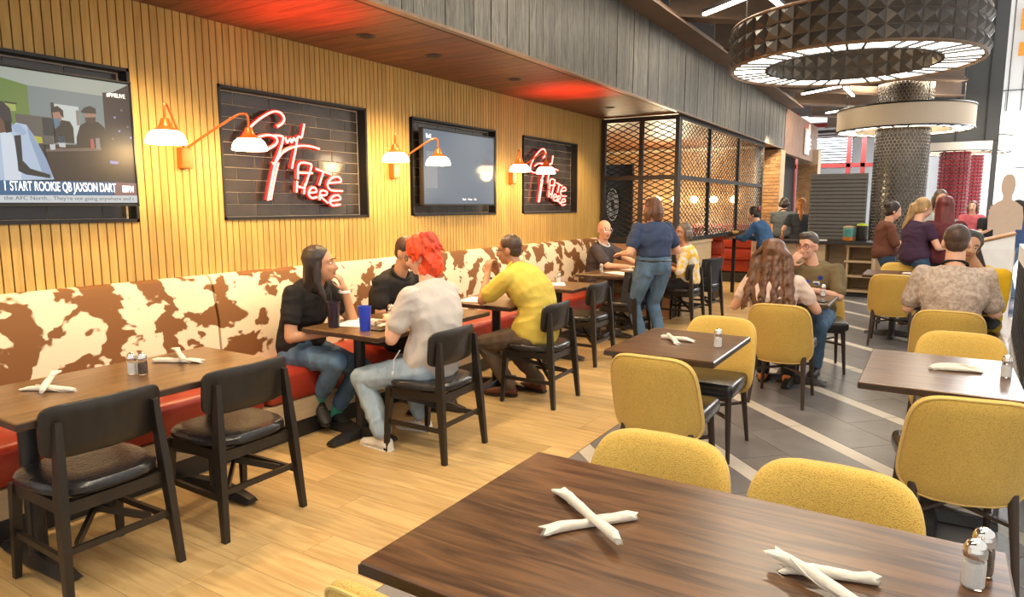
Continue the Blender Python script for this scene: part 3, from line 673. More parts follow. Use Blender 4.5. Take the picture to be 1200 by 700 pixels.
# ------------------------------------------------------------------ table things
def roll(p0,p1,z0,z1,label,seed,r=.0125,flare=True):
    rnd=random.Random(seed); a=V((p0[0],p0[1],0));b=V((p1[0],p1[1],0)); Ln=(b-a).length; ang=math.atan2(b.y-a.y,b.x-a.x)
    t=thing('napkin_roll',label,'napkin',(a.x,a.y,.75),ang,'rolled napkins')
    m=B(); rings=[]; n=12; K=12
    for k in range(K+1):
        f=k/K; x=f*Ln; rr=r*(1+.10*math.sin(f*9+seed)+.06*rnd.uniform(-1,1)); wy=rr;wz=rr
        if flare and f>.80: wy=rr*(1+.85*(f-.80)/.2); wz=rr*(1-.45*(f-.80)/.2)
        if f==0: wy*=.72; wz*=.72
        zc=z0+(z1-z0)*f+wz
        rings.append([(x+(.008*math.sin(3*q) if k in(0,K) else 0),wy*math.cos(q)*(1+.07*math.sin(3*q+k*.5)),zc+wz*math.sin(q)) for q in[2*PI*i/n for i in range(n)]])
    part('napkin',m.loft(rings),m_napkin,t,True)
    sp=[]
    for k in range(17):
        f=.06+k/16*.72; q=f*5.5+seed; rr=r*1.07; sp.append((f*Ln,rr*math.cos(q),z0+(z1-z0)*f+r+rr*math.sin(q)))
    part('fold_edge',B().tube(sp,.0022,4),m_napkin,t,True)
    return t
rl_=[((-.602,1.574),(-.765,1.382),0,0,'white napkin roll lying under the other on the foreground table, left pair'),((-.571,1.389),(-.843,1.611),.022,.004,'white napkin roll lying on top, pointing at camera, foreground table left pair'),
((-.052,1.558),(-.238,1.507),0,.0,'white napkin roll lying level on the foreground table, right pair'),((-.05,1.42),(-.262,1.53),.0,.024,'white napkin roll running off the bottom edge, foreground right pair'),
((-3.105,1.44),(-3.323,1.337),0,0,'napkin roll lying flat, left cross on the bench table nearest camera'),((-3.16,1.335),(-3.40,1.50),.01,.03,'napkin roll tilted up over another, left cross on the nearest bench table'),
((-3.351,1.936),(-3.14,2.065),0,0,'napkin roll lying flat, right cross on the nearest bench table'),((-3.148,1.973),(-3.42,2.10),.02,.03,'napkin roll tilted up over another, right cross on the nearest bench table'),
((-1.364,3.914),(-1.16,3.90),0,0,'loose napkin roll lying across the centre two-seat table, rear one'),((-1.33,3.93),(-1.22,3.78),.016,0,'loose napkin roll pointing at the camera on the centre table'),
((.02,3.85),(.235,3.90),0,0,'flat napkin roll on the right table, nearer one'),((.03,3.90),(.215,3.98),0,0,'flat napkin roll on the right table, farther one')]
for i,q in enumerate(rl_): roll(*q[:5],seed=i)
dup(bpy.data.objects['napkin_roll'],(-.30,9.05,.75),.4,'napkin roll on the far table between the pale chairs')
def shaker(x,y,label,fill):
    t=thing('condiment_shaker',label,'shaker',(x,y,.751),0,'glass shakers with chrome lids')
    pr=[(.020,0),(.0225,.004),(.0225,.05),(.021,.062),(.0185,.07)]
    part('jar',B().lathe(pr,(0,0,0),8),m_glass,t)
    part('contents',B().lathe([(.018,.003),(.0195,.005),(.0195,.05),(.012,.056)],(0,0,0),8),fill,t)
    part('lid',B().lathe([(.0215,.068),(.0225,.07),(.0225,.083),(.0205,.088),(.0205,.091),(.018,.098),(.010,.104),(.004,.106)],(0,0,0),20),m_chrome,t,True)
    return t
SH=[(.136,1.725,'chrome-lidded shaker at the bottom right of the foreground table, rear one',m_pep),(.118,1.655,'chrome-lidded salt shaker at the bottom right of the foreground table, nearest one',m_salt),(-3.205,1.745,'left salt shaker between napkin crosses on the nearest bench table',m_salt),(-3.16,1.77,'right shaker between napkin crosses on the nearest bench table',m_pep),(-3.235,3.60,'white salt shaker beside the blue cup',m_salt),(-3.19,3.62,'brown pepper shaker beside the blue cup',m_pep),(-1.007,3.839,'single salt shaker on the centre two-seat table',m_salt),(.325,3.863,'single salt shaker on the right table by the napkins',m_salt),(-3.235,4.80,'shaker in front of the yellow-shirt man',m_salt),(-3.28,6.22,'shaker on the empty bench table beyond the yellow-shirt man',m_salt),(-3.36,7.45,'shaker by the bald man on his table',m_salt),(-.81,6.50,'salt shaker by the olive-shirted person',m_salt)]
for s in SH: shaker(*s)
def tumbler(x,y,label,mat,h=.16,r=.042,straw=False):
    t=thing('tumbler',label,'cup',(x,y,.751)); part('cup',B().lathe([(r*.78,0),(r*.8,.004),(r,h),(r*.95,h),(r*.76,.01)],(0,0,0),20),mat,t,True)
    part('rim',B().tube([(r*math.cos(q*PI/12),r*math.sin(q*PI/12),h) for q in range(25)],.0025,5),mat,t,True)
    part('drink',B().lathe([(r*.9,h*.86),(r*.9,h*.87)],(0,0,0),16),m_cola,t)
    if straw: part('straw',B().taper((.01,0,.02),(-.03,.01,h+.06),.003,.003,6),m_black,t)
    return t
tumbler(-3.33,3.15,'dark brown tumbler of cola in front of the smiling woman',m_cola,.165,.045,True); tumbler(-3.07,3.17,'bright blue plastic tumbler at the table edge by the red-haired person',m_blue,.155)
tumbler(-.96,6.42,'blue cup half hidden behind the long-haired woman',m_blue,.14)
def sheet(x,y,a,w_,h_,label,mat=m_paper,cat='paper',nm='paper_menu',t=.002,z=.751): return tag(part(nm,B().box((0,0,t/2),(w_,h_,t)),mat,None,loc=(x,y,z),rz=R(a)),label,cat)
sheet(-3.30,3.36,20,.24,.32,'white paper menu in front of the smiling woman'); sheet(-3.02,3.46,-15,.22,.30,'white paper menu in front of the red-haired person')
sheet(-3.0,3.255,10,.08,.15,'black phone lying on the edge of the red-haired person\'s table',m_black,'phone','phone',.009)
sheet(-3.28,4.72,12,.22,.30,'white paper placemat before the yellow-shirt man'); sheet(-3.25,6.08,30,.20,.28,'white paper on the empty table beyond the yellow shirt')
sheet(-3.12,7.45,60,.22,.40,'long white paper menu on the bald man\'s table, nearer one'); sheet(-3.12,7.95,80,.22,.34,'white paper menu under the bald man\'s hand')
sheet(-.80,6.12,70,.075,.15,'dark phone at the corner of the olive-shirted person\'s table',m_black,'phone','phone',.009)
def crumple(x,y,label):
    b=B(); rnd=random.Random(3)
    for k in range(7): b.ell((rnd.uniform(-.05,.05),rnd.uniform(-.05,.05),.012+.01*rnd.random()),(.035,.025,.014),Euler((rnd.random(),rnd.random(),rnd.random()*3)).to_matrix(),1)
    o=part('napkin',b,m_napkin,None,loc=(x,y,.753)); return tag(o,label,'napkin')
crumple(-3.17,3.34,'crumpled white napkin between the dark and the blue tumbler')
# ------------------------------------------------------------------ televisions
def tv(y0,label,w_):
    t=thing('television',label,'television',(-4.075,y0,1.545)); W,H=w_,.71
    part('housing',B().box((-.012,W/2,H/2),(.04,W,H),bev=.004,seg=1),m_black,t); part('wall_mount',B().box((-.06,W/2,H/2),(.07,.4,.4)),m_black,t)
    fr=B()
    for yy in(.006,W-.006): fr.box((.012,yy,H/2),(.012,.008,H))
    for zz in(.001,H-.003): fr.box((.012,W/2,zz),(.012,W,.009))
    part('bezel',fr,m_black,t)
    return t,W,H
t1,W,H=tv(1.08,'television showing a sports talk broadcast with a headline banner',1.25)
EMC={}
def pic(par,nm,pts,col,layer,st=.62):
    k=tuple(col)
    if k not in EMC: EMC[k]=EM('screen_%d'%len(EMC),col,st); EMC[k].node_tree.nodes['Principled BSDF'].inputs['Base Color'].default_value=(.01,.01,.012,1)
    b=B(); x=.0085+layer*.0004; b.face([(x,p,q) for p,q in pts]); return part(nm,b,EMC[k],par)
def U(u,v): # broadcast picture units to metres on the screen
    p=.2855*u; top=76+.13*p
    return (.563+.00372*p+4.2e-6*p*p, .006+(240-(60+.2857*v))/(240-top)*.698)
def P(*a): return [U(*q) for q in a]
ex=lambda pts:[(max(p,.012),q) for p,q in pts]
pic(t1,'studio_wall',[(.012,.012),(W-.012,.012),(W-.012,H-.012),(.012,H-.012)],(.03,.028,.03),0)
pic(t1,'studio_ceiling',[(.012,.697),(W-.012,.697)]+P((440,180),(130,140),(-200,60)),(.42,.46,.40),1)
pic(t1,'green_wall',[(.012,.66)]+P((-10,100),(130,140),(130,300),(-10,320))+[(.012,.36)],(.16,.25,.06),2)
pic(t1,'blue_wall',P((130,140),(440,180),(440,380),(130,380)),(.22,.27,.28),2)
pic(t1,'bright_doorway',P((225,212),(330,225),(332,375),(228,375)),(.62,.68,.66),3); pic(t1,'door_edge',P((218,208),(232,209),(232,375),(218,375)),(.05,.04,.03),4)
pic(t1,'dark_set',P((432,165),(545,160),(548,540),(180,530),(180,400),(432,400)),(.03,.02,.025),3)
pic(t1,'shelf_clutter',P((70,255),(215,270),(215,380),(160,380),(70,330)),(.12,.11,.10),4); pic(t1,'yellow_item',P((138,345),(170,350),(172,375),(145,375)),(.5,.5,.05),5); pic(t1,'white_item',P((236,345),(265,346),(264,392),(238,390)),(.6,.62,.62),6)
pic(t1,'desk',P((180,380),(550,392),(548,540),(190,530)),(.025,.018,.018),5)
pic(t1,'monitor',P((178,270),(225,274),(225,345),(178,342)),(.02,.03,.04),6)
pic(t1,'seated_man_body',P((225,290),(250,278),(290,285),(302,310),(302,375),(220,372)),(.02,.02,.022),6); pic(t1,'seated_man_face',P((222,250),(240,242),(258,250),(258,280),(240,292),(224,280)),(.42,.22,.15),7); pic(t1,'seated_man_hair',P((216,250),(222,228),(245,222),(266,240),(266,272),(256,262),(250,246),(230,248)),(.03,.02,.02),8); pic(t1,'seated_man_mask',P((222,275),(250,272),(248,300),(226,318)),(.10,.20,.30),9)
pic(t1,'bearded_man_body',P((312,350),(330,300),(360,285),(405,285),(430,310),(438,385),(310,380)),(.018,.015,.018),6); pic(t1,'bearded_man_face',P((352,250),(372,244),(396,250),(396,280),(374,295),(356,285)),(.40,.22,.15),7); pic(t1,'bearded_man_beard',P((352,268),(396,266),(394,285),(374,298),(356,288)),(.05,.03,.025),8); pic(t1,'bearded_man_cap',P((336,246),(352,228),(376,220),(398,230),(400,252),(350,250)),(.02,.02,.025),9)
pic(t1,'host_hoodie',[(.30,.09)]+P((-30,330),(40,315),(70,292),(110,300),(135,340),(180,440),(205,525),(0,530)),(.50,.62,.80),7); pic(t1,'host_hoodie_light',P((0,335),(45,330),(75,440),(70,528),(0,530)),(.72,.80,.90),8); pic(t1,'host_face',P((-30,250),(30,250),(50,290),(30,330),(-30,340)),(.16,.08,.05),8); pic(t1,'host_cap',P((-40,215),(20,205),(50,235),(55,290),(30,300),(0,262),(-40,262)),(.03,.03,.04),9)
pic(t1,'hoodie_fold',P((112,300),(135,345),(180,440),(200,520),(165,520),(140,430),(120,360)),(.30,.42,.62),9); pic(t1,'hoodie_hood',P((50,300),(85,300),(110,330),(95,345),(60,330)),(.38,.50,.70),9)
pic(t1,'headphone',P((20,285),(48,285),(50,330),(24,335)),(.01,.01,.015),10); pic(t1,'window_glow',P((30,212),(75,218),(75,245),(40,245)),(.40,.48,.12),5); pic(t1,'window_frame',P((28,206),(80,212),(80,219),(28,212)),(.04,.03,.02),6)
pic(t1,'door_panel',P((318,238),(330,240),(330,300),(318,300)),(.25,.24,.2),4)
for k,(u,v) in enumerate(((500,232),(470,262),(520,300),(485,318),(455,350),(530,345))): pic(t1,'studio_light',P((u,v),(u+9,v),(u+9,v+8),(u,v+8)),(.35,.38,.75) if k%2 else (.20,.16,.20),7)
pic(t1,'desk_mug',P((198,380),(222,380),(220,402),(200,402)),(.6,.62,.64),10); pic(t1,'desk_edge',P((180,398),(410,392),(410,404),(180,410)),(.16,.12,.10),8)
pic(t1,'microphone',P((56,345),(84,342),(82,450),(60,450)),(.01,.02,.03),10); pic(t1,'microphone_boom',P((60,450),(85,450),(110,480),(190,505),(190,520),(90,505),(60,490)),(.015,.02,.025),10)
pic(t1,'bottle',P((366,355),(380,355),(382,395),(365,395)),(.45,.08,.08),9); pic(t1,'glass',P((388,352),(405,352),(406,398),(388,398)),(.25,.25,.27),9); pic(t1,'blue_light',P((440,445),(475,450),(475,460),(440,458)),(.25,.3,.8),9)
pic(t1,'banner',P((-290,525),(455,535),(445,592),(-290,590)),(.035,.14,.30),11); pic(t1,'banner_end',P((455,535),(548,540),(548,592),(447,592)),(.30,.16,.17),11); pic(t1,'ticker',P((-290,590),(548,592),(548,622),(-290,622)),(.70,.74,.76),11)
TM=lambda y,z:Matrix(((0,0,1,.0136),(1,0,0,y),(0,1,0,z),(0,0,0,1)))
wt=EM('screen_white',(.9,.92,.95),.75); dk=EM('screen_ink',(.05,.06,.08),.6)
text('headline',"START ROOKIE QB JAXSON DART",wt,t1,TM(.582,.078),.070,fit=.535,bold=.0004); text('headline_start',"I",wt,t1,TM(.556,.078),.070,.5,bold=.0006)
text('ticker_text',"the AFC North... They're not going anywhere and t",dk,t1,TM(.550,.030),.030,fit=.67)
text('network_logo',"ESPN",wt,t1,TM(1.155,.080),.048,fit=.065,bold=.002); text('hashtag',"#PMSLIVE",wt,t1,TM(1.105,.615),.032,fit=.105,bold=0)
t2,W,H=tv(5.0,'switched-on but nearly blank grey-blue television, mounted farther down the wall',1.21)
m_scr=M('dark_screen',(.035,.042,.055),.12,0,.05,2); nt=m_scr.node_tree; bb=nt.nodes['Principled BSDF']; bb.inputs['Emission Color'].default_value=(.20,.26,.34,1); bb.inputs['Emission Strength'].default_value=.42
part('screen',B().box((.009,W/2,H/2),(.002,W-.022,H-.024)),m_scr,t2)
pic(t2,'picture_block',[(.06,.16),(.22,.16),(.22,.50),(.06,.50)],(.30,.34,.38),5)
text('screen_caption','Ball',wt,t2,TM(.05,.62),.055,1,bold=.001); text('screen_caption','Back    Menu    OK',wt,t2,TM(.62,.05),.026,1.2)
# ------------------------------------------------------------------ people
SK={'light':M('skin_light',(.72,.40,.27),.5,0,.05,9),'tan':M('skin_tan',(.52,.27,.15),.5,0,.05,9),'brown':M('skin_brown',(.40,.19,.10),.5,0,.05,9)}
m_eye=M('eye_white',(.8,.78,.74),.3,0,.02); m_iris=M('iris',(.05,.025,.015),.2,0,.1); 
def hairm(n,c,rough=.45): return M(n,c,rough,0,.45,26,(1,1,.18),.6,0,.5,.01)
HM={'black':hairm('hair_black',(.022,.014,.011)),'brown':hairm('hair_brown',(.13,.055,.025)),'redbrown':hairm('hair_burgundy',(.13,.02,.02)),'orange':hairm('hair_orange',(.82,.06,.01),.5),'ginger':hairm('hair_ginger',(.42,.15,.03)),'blond':hairm('hair_blond',(.40,.24,.10)),'greyb':hairm('hair_greybrown',(.12,.085,.06)),'dkbrown':hairm('hair_darkbrown',(.055,.028,.016)),'salt':hairm('hair_salt',(.075,.055,.042))}
def cloth(n,c,var=.15,scale=7,bump=.5): return M(n,c,.85,0,var,scale,(1,1,.5),bump,0,.2,.03)
def ik(a,b,l1,l2,pole):
    d=b-a; D=min(d.length,(l1+l2)*.999); u=d.normalized(); b2=a+u*D
    x=(l1*l1-l2*l2+D*D)/(2*D); h=math.sqrt(max(l1*l1-x*x,0)); p=V(pole)-u*V(pole).dot(u); p.normalize(); return a+u*x+p*h, b2
def basis(z,xh):
    z=z.normalized(); y=z.cross(V(xh)).normalized(); x=y.cross(z); return x,y,z
BAKE=[]
def Vm(a,k): return V((a.x*k.x,a.y*k.y,a.z*k.z))
def remesh(o,v,sm=6):
    m=o.modifiers.new('r','REMESH'); m.mode='VOXEL'; m.voxel_size=v; m.use_smooth_shade=True
    if sm:
        s=o.modifiers.new('s','SMOOTH'); s.factor=.5; s.iterations=sm
    BAKE.append(o)
def hand(b,w,d,n,side,curl=.5,s=1,spread=.12):
    d=V(d).normalized(); n=V(n); n=(n-d*n.dot(d)).normalized(); t=n.cross(d)*side   # t points to the thumb side
    W=lambda a,c,e:w+d*a*s+t*c*s+n*e*s
    for c in(-.028,-.009,.010,.028): b.capsule(W(0.005,c*.6,0),W(.085,c,0),.014*s,.0115*s,8)
    for i,(c,l) in enumerate(((-.031,.062),(-.011,.078),(.010,.084),(.030,.074))):
        p=W(.088,c,0); a=curl*.6; ang=(c/.03)*spread
        for k,f in enumerate((.45,.32,.26)):
            q=p+(d*math.cos(a)+n*math.sin(a)+t*math.sin(ang)*(1-min(a,1)))*l*f*s; b.capsule(p,q,(.0095-.001*k)*s,(.0088-.001*k)*s,8); p=q; a+=curl*.95
    p=W(.018,.026,0.004)
    for k,(dd,tt,nn,l) in enumerate(((.55,.75,.25,.042),(.85,.30,.40,.034),(.9,.05,.45,.027))):
        q=p+(d*dd+t*tt+n*nn).normalized()*l*s; b.capsule(p,q,(.0125-.0018*k)*s,(.011-.0018*k)*s,8); p=q
def person(label,loc,rz,o):
    g=o.get; t=thing('person',label,'person',(loc[0],loc[1],0),R(rz)); vx=g('vx',.011)
    gir=g('girth',1); sk=SK[g('skin','light')]
    pel=V(g('pel',(0,0,.56))); ch=V(g('chest',(0,.05,1.0))); hd=V(g('head',(0,.08,1.24))); shw=g('shw',.175); hs=g('hs',1)
    shy=R(g('shyaw',0)); sx=V((math.cos(shy),math.sin(shy),0)); roll_=g('shroll',0); sx=(sx+V((0,0,roll_))).normalized()
    hx=.092*gir; stand=g('stand',False)
    # torso rings
    ax=(ch-pel); mid=pel+ax*.5+V(g('bow',(0,-.02,0)))
    def curve(f):
        return pel*(1-f)**2+mid*2*f*(1-f)+ch*f*f if True else None
    mid=mid*2-(pel+ch)/2
    def trings(inf,f0=-.18,f1=1.0,hem=0,cut=99):
        rr=[]
        prof=((-.18,.13,.105),(-.06,.165,.125),(.08,.168,.125),(.25,.150,.112),(.45,.145,.108),(.65,.158,.113),(.82,.168,.112),(.94,.158,.100),(1.03,.128,.086),(1.09,.095,.074),(1.15,.062,.06))
        for f,rx,ry in prof:
            if f<f0 or f>f1: continue
            c=curve(f); tg=(curve(f+.02)-curve(f-.02)).normalized(); xx=(V((1,0,0))*(1-max(f,0))+sx*max(f,0)); x,y,z=basis(tg,xx)
            kx=gir if f<.7 else 1+(gir-1)*.6
            belly=g('belly',0)*max(0,1-abs(f-.25)/.35)
            rx=rx*kx*(shw/.175 if f>.6 else 1)+inf+hem*max(0,(.3-f)); ry=ry*kx+inf+hem*max(0,(.3-f))
            rr.append([c+x*math.cos(q)*rx+y*math.sin(q)*(ry+(belly if math.sin(q)>0 else 0)+(g('bust',0)*max(0,1-abs(f-.68)/.2) if math.sin(q)>0 else 0)) for q in[2*PI*i/18 for i in range(18)]])
        return rr
    upd=(curve(1.0)-curve(.9)).normalized()
    S={s:ch+sx*(s*shw)+upd*(-.015) for s in(-1,1)}
    A={}
    for s,k in((-1,'l'),(1,'r')):
        wpos=V(g('w'+k,(s*.2,.25,.78))); A[s]=ik(S[s],wpos,.285*g('as',1),.25*g('as',1),V(g('e'+k,(s*.5,-.4,-1))))
    Lg={}
    for s,k in((-1,'l'),(1,'r')):
        hp=pel+V((s*hx,0.0,-.05)); an=V(g('a'+k,(s*.1,.42,.09) if not stand else (s*.1,0,.085)))
        kn,an2=ik(hp,an,.43*g('ls',1),.41*g('ls',1),V(g('k'+k,(s*.15,1,.5)))); Lg[s]=(hp,kn,an2,R(g('t'+k,0)))
    # head frame
    hy=R(g('hy',0)); hp_=R(g('hp',0)); hr=R(g('hr',0))
    Rm=Euler((-hp_,hr,hy),'XYZ').to_matrix()
    Hh=lambda *p: hd+Rm@(V(p)*hs)
    b=B(); b.loft(trings(0)); 
    b.capsule(curve(1.0),hd+Rm@V((0,-.015,-.06))*hs,.060*g('nk',1),.056*g('nk',1),12)
    for s in(-1,1):
        e,wv=A[s]; b.capsule(curve(.93)+sx*s*.08,S[s],.06,.056); b.capsule(S[s],e,.052*g('ag',1),.040*g('ag',1)); b.capsule(e,wv,.039*g('ag',1),.026,10)
        d=(wv-e).normalized(); k='l' if s<0 else 'r'
        hand(b,wv,V(g('hd'+k,d)),V(g('hn'+k,(0,0,-1))),g('hf'+k,s),g('hc'+k,.45),g('hsz',1))
        h_,kn,an,ty=Lg[s]; b.capsule(h_,kn,.085*gir,.056); b.capsule(kn,kn+(an-kn)*.35,.054,.056); b.capsule(kn+(an-kn)*.35,an,.056,.036)
        fd=V((-math.sin(ty),math.cos(ty),0)); fz=g('f'+k,0); fdv=(fd+V((0,0,-fz))).normalized(); b.capsule(an-fd*.01+V((0,0,-.02)),an+fdv*.07+V((0,0,-.03)),.030,.022)
    # head
    b.ell(Hh(0,-.012,.03),(.076*hs,.096*hs,.092*hs),Rm,3); b.ell(Hh(0,.026,-.035),(.060*hs,.066*hs,.082*hs),Rm,3); b.ell(Hh(0,.062,-.088),(.028*hs,.024*hs,.022*hs),Rm)
    b.capsule(Hh(0,.086,.012),Hh(0,.108,-.028),.010*hs,.0155*hs,8)
    for s in(-1,1): b.ell(Hh(s*.014,.094,-.034),(.010*hs,.012*hs,.009*hs),Rm,1); b.ell(Hh(s*.077,-.008,-.012),(.013*hs,.024*hs,.034*hs),Rm@Euler((0,0,s*.35)).to_matrix(),2); b.ell(Hh(s*.034,.074,-.025),(.024*hs,.018*hs,.024*hs),Rm,2); b.capsule(Hh(s*.012,.082,.030),Hh(s*.048,.070,.030),.011*hs,.010*hs,6)
    b.ell(Hh(0,.084,-.058),(.024*hs,.012*hs,.013*hs),Rm,2)
    body=part('body',b,sk,t,True); remesh(body,vx,4)
    if g('face',True):
        for s in(-1,1):
            ey=part('eye',B().ell(Hh(s*.032,.0765,.010),(.0140*hs,.0100*hs,.0062*hs),Rm,2),m_eye,t,True); part('iris',B().ell(Hh(s*.032,.0858,.010),(.0062*hs,.0022*hs,.0056*hs),Rm,2),m_iris,ey,True)
            part('eyebrow',B().tube([Hh(s*.014,.095,.034),Hh(s*.032,.091,.040),Hh(s*.050,.078,.034)],[.003*hs,.0042*hs,.002*hs],6),HM[g('brow','black')],t,True)
        part('lips',B().ell(Hh(0,.0935,-.056),(.023*hs,.006*hs,.005*hs),Rm,2).ell(Hh(0,.0925,-.0655),(.019*hs,.006*hs,.006*hs),Rm,2),M('lips_'+g('skin','light'),(.45,.14,.10) if g('skin','light')=='light' else (.30,.09,.07),.4) if 'lips_'+g('skin','light') not in bpy.data.materials else bpy.data.materials['lips_'+g('skin','light')],t,True)
        if g('smile'): part('teeth',B().ell(Hh(0,.096,-.060),(.016*hs,.004*hs,.003*hs),Rm,2),m_white,t,True)
    # shirt
    tc=g('top'); slv=g('sleeve',.55)
    b=B(); b.loft(trings(.019,g('hemf',-.06),1.09,g('flare',.0)))
    for s in(-1,1):
        e,wv=A[s]; b.capsule(curve(.93)+sx*s*.08,S[s],.070,.067)
        if slv<=1: q=S[s]+(e-S[s])*slv; b.capsule(S[s],q,.066*g('ag',1),(.060+.008*(1-slv))*g('ag',1))
        else: b.capsule(S[s],e,.066*g('ag',1),.054); b.capsule(e,e+(wv-e)*(slv-1),.053,.040)
    sh_=part('shirt',b,tc,t,True); remesh(sh_,vx,4)
    if g('collar'):
        cpts=[]; tg=(curve(1.04)-curve(.94)).normalized(); x,y,z=basis(tg,sx)
        for i in range(21): q=PI*2*i/20; cpts.append(curve(1.10)+x*math.cos(q)*.082+y*math.sin(q)*.074+z*(.02-.02*math.sin(q)))
        part('collar',B().tube(cpts,.011,6),g('collar'),sh_,True)
    # trousers
    b=B(); b.loft(trings(.012,-.18,.30))
    for s in(-1,1):
        h_,kn,an,ty=Lg[s]; b.capsule(h_,kn,.098*gir,.070*g('lg',1)); b.capsule(kn,an+(kn-an).normalized()*g('cuff',.02),.068*g('lg',1),g('cuffr',.056))
    tr=part('trousers',b,g('bot'),t,True); remesh(tr,vx,4)
    for s,k in((-1,'l'),(1,'r')):
        h_,kn,an,ty=Lg[s]; fd=V((-math.sin(ty),math.cos(ty),-g('f'+k,0))).normalized(); sd=V((math.cos(ty),math.sin(ty),0)); up=sd.cross(fd)
        bb=B(); base=an-up*.085-fd*.055
        for f,wd,hh in((0,.030,.05),(.02,.038,.075),(.09,.040,.085),(.16,.042,.066),(.22,.042,.052),(.26,.030,.040),(.272,.018,.03)):
            pass
        bb.loft([[base+fd*f+sd*math.cos(q)*wd+up*(.004+max(hh*(.5+.5*math.sin(q)),0)) for q in[2*PI*i/12 for i in range(12)]] for f,wd,hh in((0,.024,.055),(.015,.036,.085),(.08,.039,.092),(.15,.043,.068),(.215,.043,.052),(.255,.032,.042),(.272,.014,.03))])
        so=part('shoe',bb,g('shoe',m_black),t,True); 
        part('sole',B().loft([[base+fd*f+sd*c*wd+up*z for c,z in((-1,0),(1,0),(1,.016),(-1,.016))] for f,wd in((-.004,.026),(.03,.038),(.12,.038),(.2,.045),(.255,.034),(.276,.014))]),g('sole',m_black),so)
        if g('sock'): part('sock',B().capsule(an+(kn-an).normalized()*-.02,an+(kn-an).normalized()*.11,.044,.05,12),g('sock'),t,True)
    # hair
    ht=g('hair'); hm=HM[g('hairc','black')]; rnd=random.Random(int(loc[0]*100+loc[1]*1000))
    if ht:
        b=B()
        if ht=='buzz': b.ell(Hh(0,-.020,.040),(.081*hs,.095*hs,.090*hs),Rm,3); b.ell(Hh(0,-.045,-.005),(.072*hs,.062*hs,.07*hs),Rm,2)
        elif ht=='quiff':
            b.ell(Hh(0,-.022,.048),(.080*hs,.094*hs,.092*hs),Rm,3); b.ell(Hh(0,-.045,.0),(.072*hs,.062*hs,.08*hs),Rm,2); b.ell(Hh(.01,.03,.105),(.060*hs,.055*hs,.036*hs),Rm,2)
        elif ht=='shag':
            b.ell(Hh(0,-.02,.045),(.095*hs,.112*hs,.105*hs),Rm,3); b.ell(Hh(0,-.055,-.05),(.088*hs,.07*hs,.115*hs),Rm,3)
            for k in range(110):
                q=rnd.uniform(0,2*PI); z=rnd.uniform(-.13,.14); rr=math.sqrt(max(0,1-((z-.03)/.15)**2)); yy=-.025+.105*rr*math.sin(q); 
                if yy>.03 and z<.07: continue
                p=Hh(.095*rr*math.cos(q),yy,z); e=Hh(.115*rr*math.cos(q),-.03+.125*rr*math.sin(q),z-.04); b.capsule(p,e,.014*hs,.005*hs,6)
        else:
            b.ell(Hh(0,-.030,.046),(.086*hs,.100*hs,.093*hs),Rm,3); b.ell(Hh(0,-.05,-.01),(.080*hs,.062*hs,.09*hs),Rm,3)
            for s in(-1,1): b.ell(Hh(s*.064,-.025,.015),(.024*hs,.055*hs,.080*hs),Rm,2)
            if ht in('long','curly'):
                Ln=g('hl',.38); rr=[]; bk=V(g('hback',(0,-.08,-1))).normalized(); st=Hh(0,-.045,0.0)
                X=Rm@V((1,0,0)); Y=Rm@V((0,1,0)); wd=g('hw',1)
                for k in range(7):
                    f=k/6; c=st+bk*Ln*f+V((0,0,-.0)); wx=(.080+.03*math.sin(f*PI*.8))*wd*(1-.25*f*f); wy=.055+.012*math.sin(f*PI)-.025*f
                    rr.append([c+X*math.cos(q)*wx+Y*math.sin(q)*wy for q in[2*PI*i/16 for i in range(16)]])
                b.loft(rr)
                if ht=='curly':
                    for k in range(30):
                        q=-PI*rnd.uniform(-.12,1.12); pts=[]; ph=rnd.uniform(0,6)
                        l2=Ln*rnd.uniform(.85,1.12); pts=[Hh(math.cos(q)*.03,-.03+math.sin(q)*.03,.135),Hh(math.cos(q)*.07,-.03+math.sin(q)*.075,.105),Hh(math.cos(q)*.092,-.03+math.sin(q)*.10,.05)]
                        for j in range(13):
                            f=j/12; c=st+bk*l2*f; wx=(.088+.035*f)*wd; pts.append(c+X*(math.cos(q)*wx+.010*math.sin(ph+f*22))+Y*(math.sin(q)*.062+.010*math.cos(ph+f*22)))
                        b.tube(pts,[.012,.016,.018]+[.017-.009*(j/12) for j in range(13)],6)
                else:
                    for k in range(22):
                        q=-PI*rnd.uniform(-.15,1.15); pts=[Hh(math.cos(q)*.03,-.03+math.sin(q)*.03,.132),Hh(math.cos(q)*.068,-.03+math.sin(q)*.075,.105),Hh(math.cos(q)*.088,-.03+math.sin(q)*.095,.05)]; l2=Ln*rnd.uniform(.8,1.08)
                        for j in range(8):
                            f=j/7; c=st+bk*l2*f; pts.append(c+X*(math.cos(q)*(.088+.02*f)*wd)+Y*(math.sin(q)*(.062-.02*f)))
                        b.tube(pts,[.010,.013,.014]+[.014-.007*(j/7) for j in range(8)],6)
                if g('lock'):   # front locks over the shoulder
                    for s in g('lock'):
                        b.tube([Hh(s*.07,.0,.05),Hh(s*.082,-.005,-.03),Hh(s*.088,-.005,-.12),Hh(s*.085,.02,-.20),Hh(s*.08,.04,-.27)],[.018,.026,.028,.024,.010],8)
            if ht=='pony':
                q=g('pdir',(0,-.25,-1)); q=V(q).normalized(); s0=Hh(0,-.105,.03); Ln=g('hl',.3)
                b.tube([Hh(0,-.08,.04),s0+V((0,0,.01)),s0+Rm@V((0,-.04,-.04)),s0+q*Ln*.45,s0+q*Ln*.8,s0+q*Ln],[.03,.022,.034,.040,.028,.008],10)
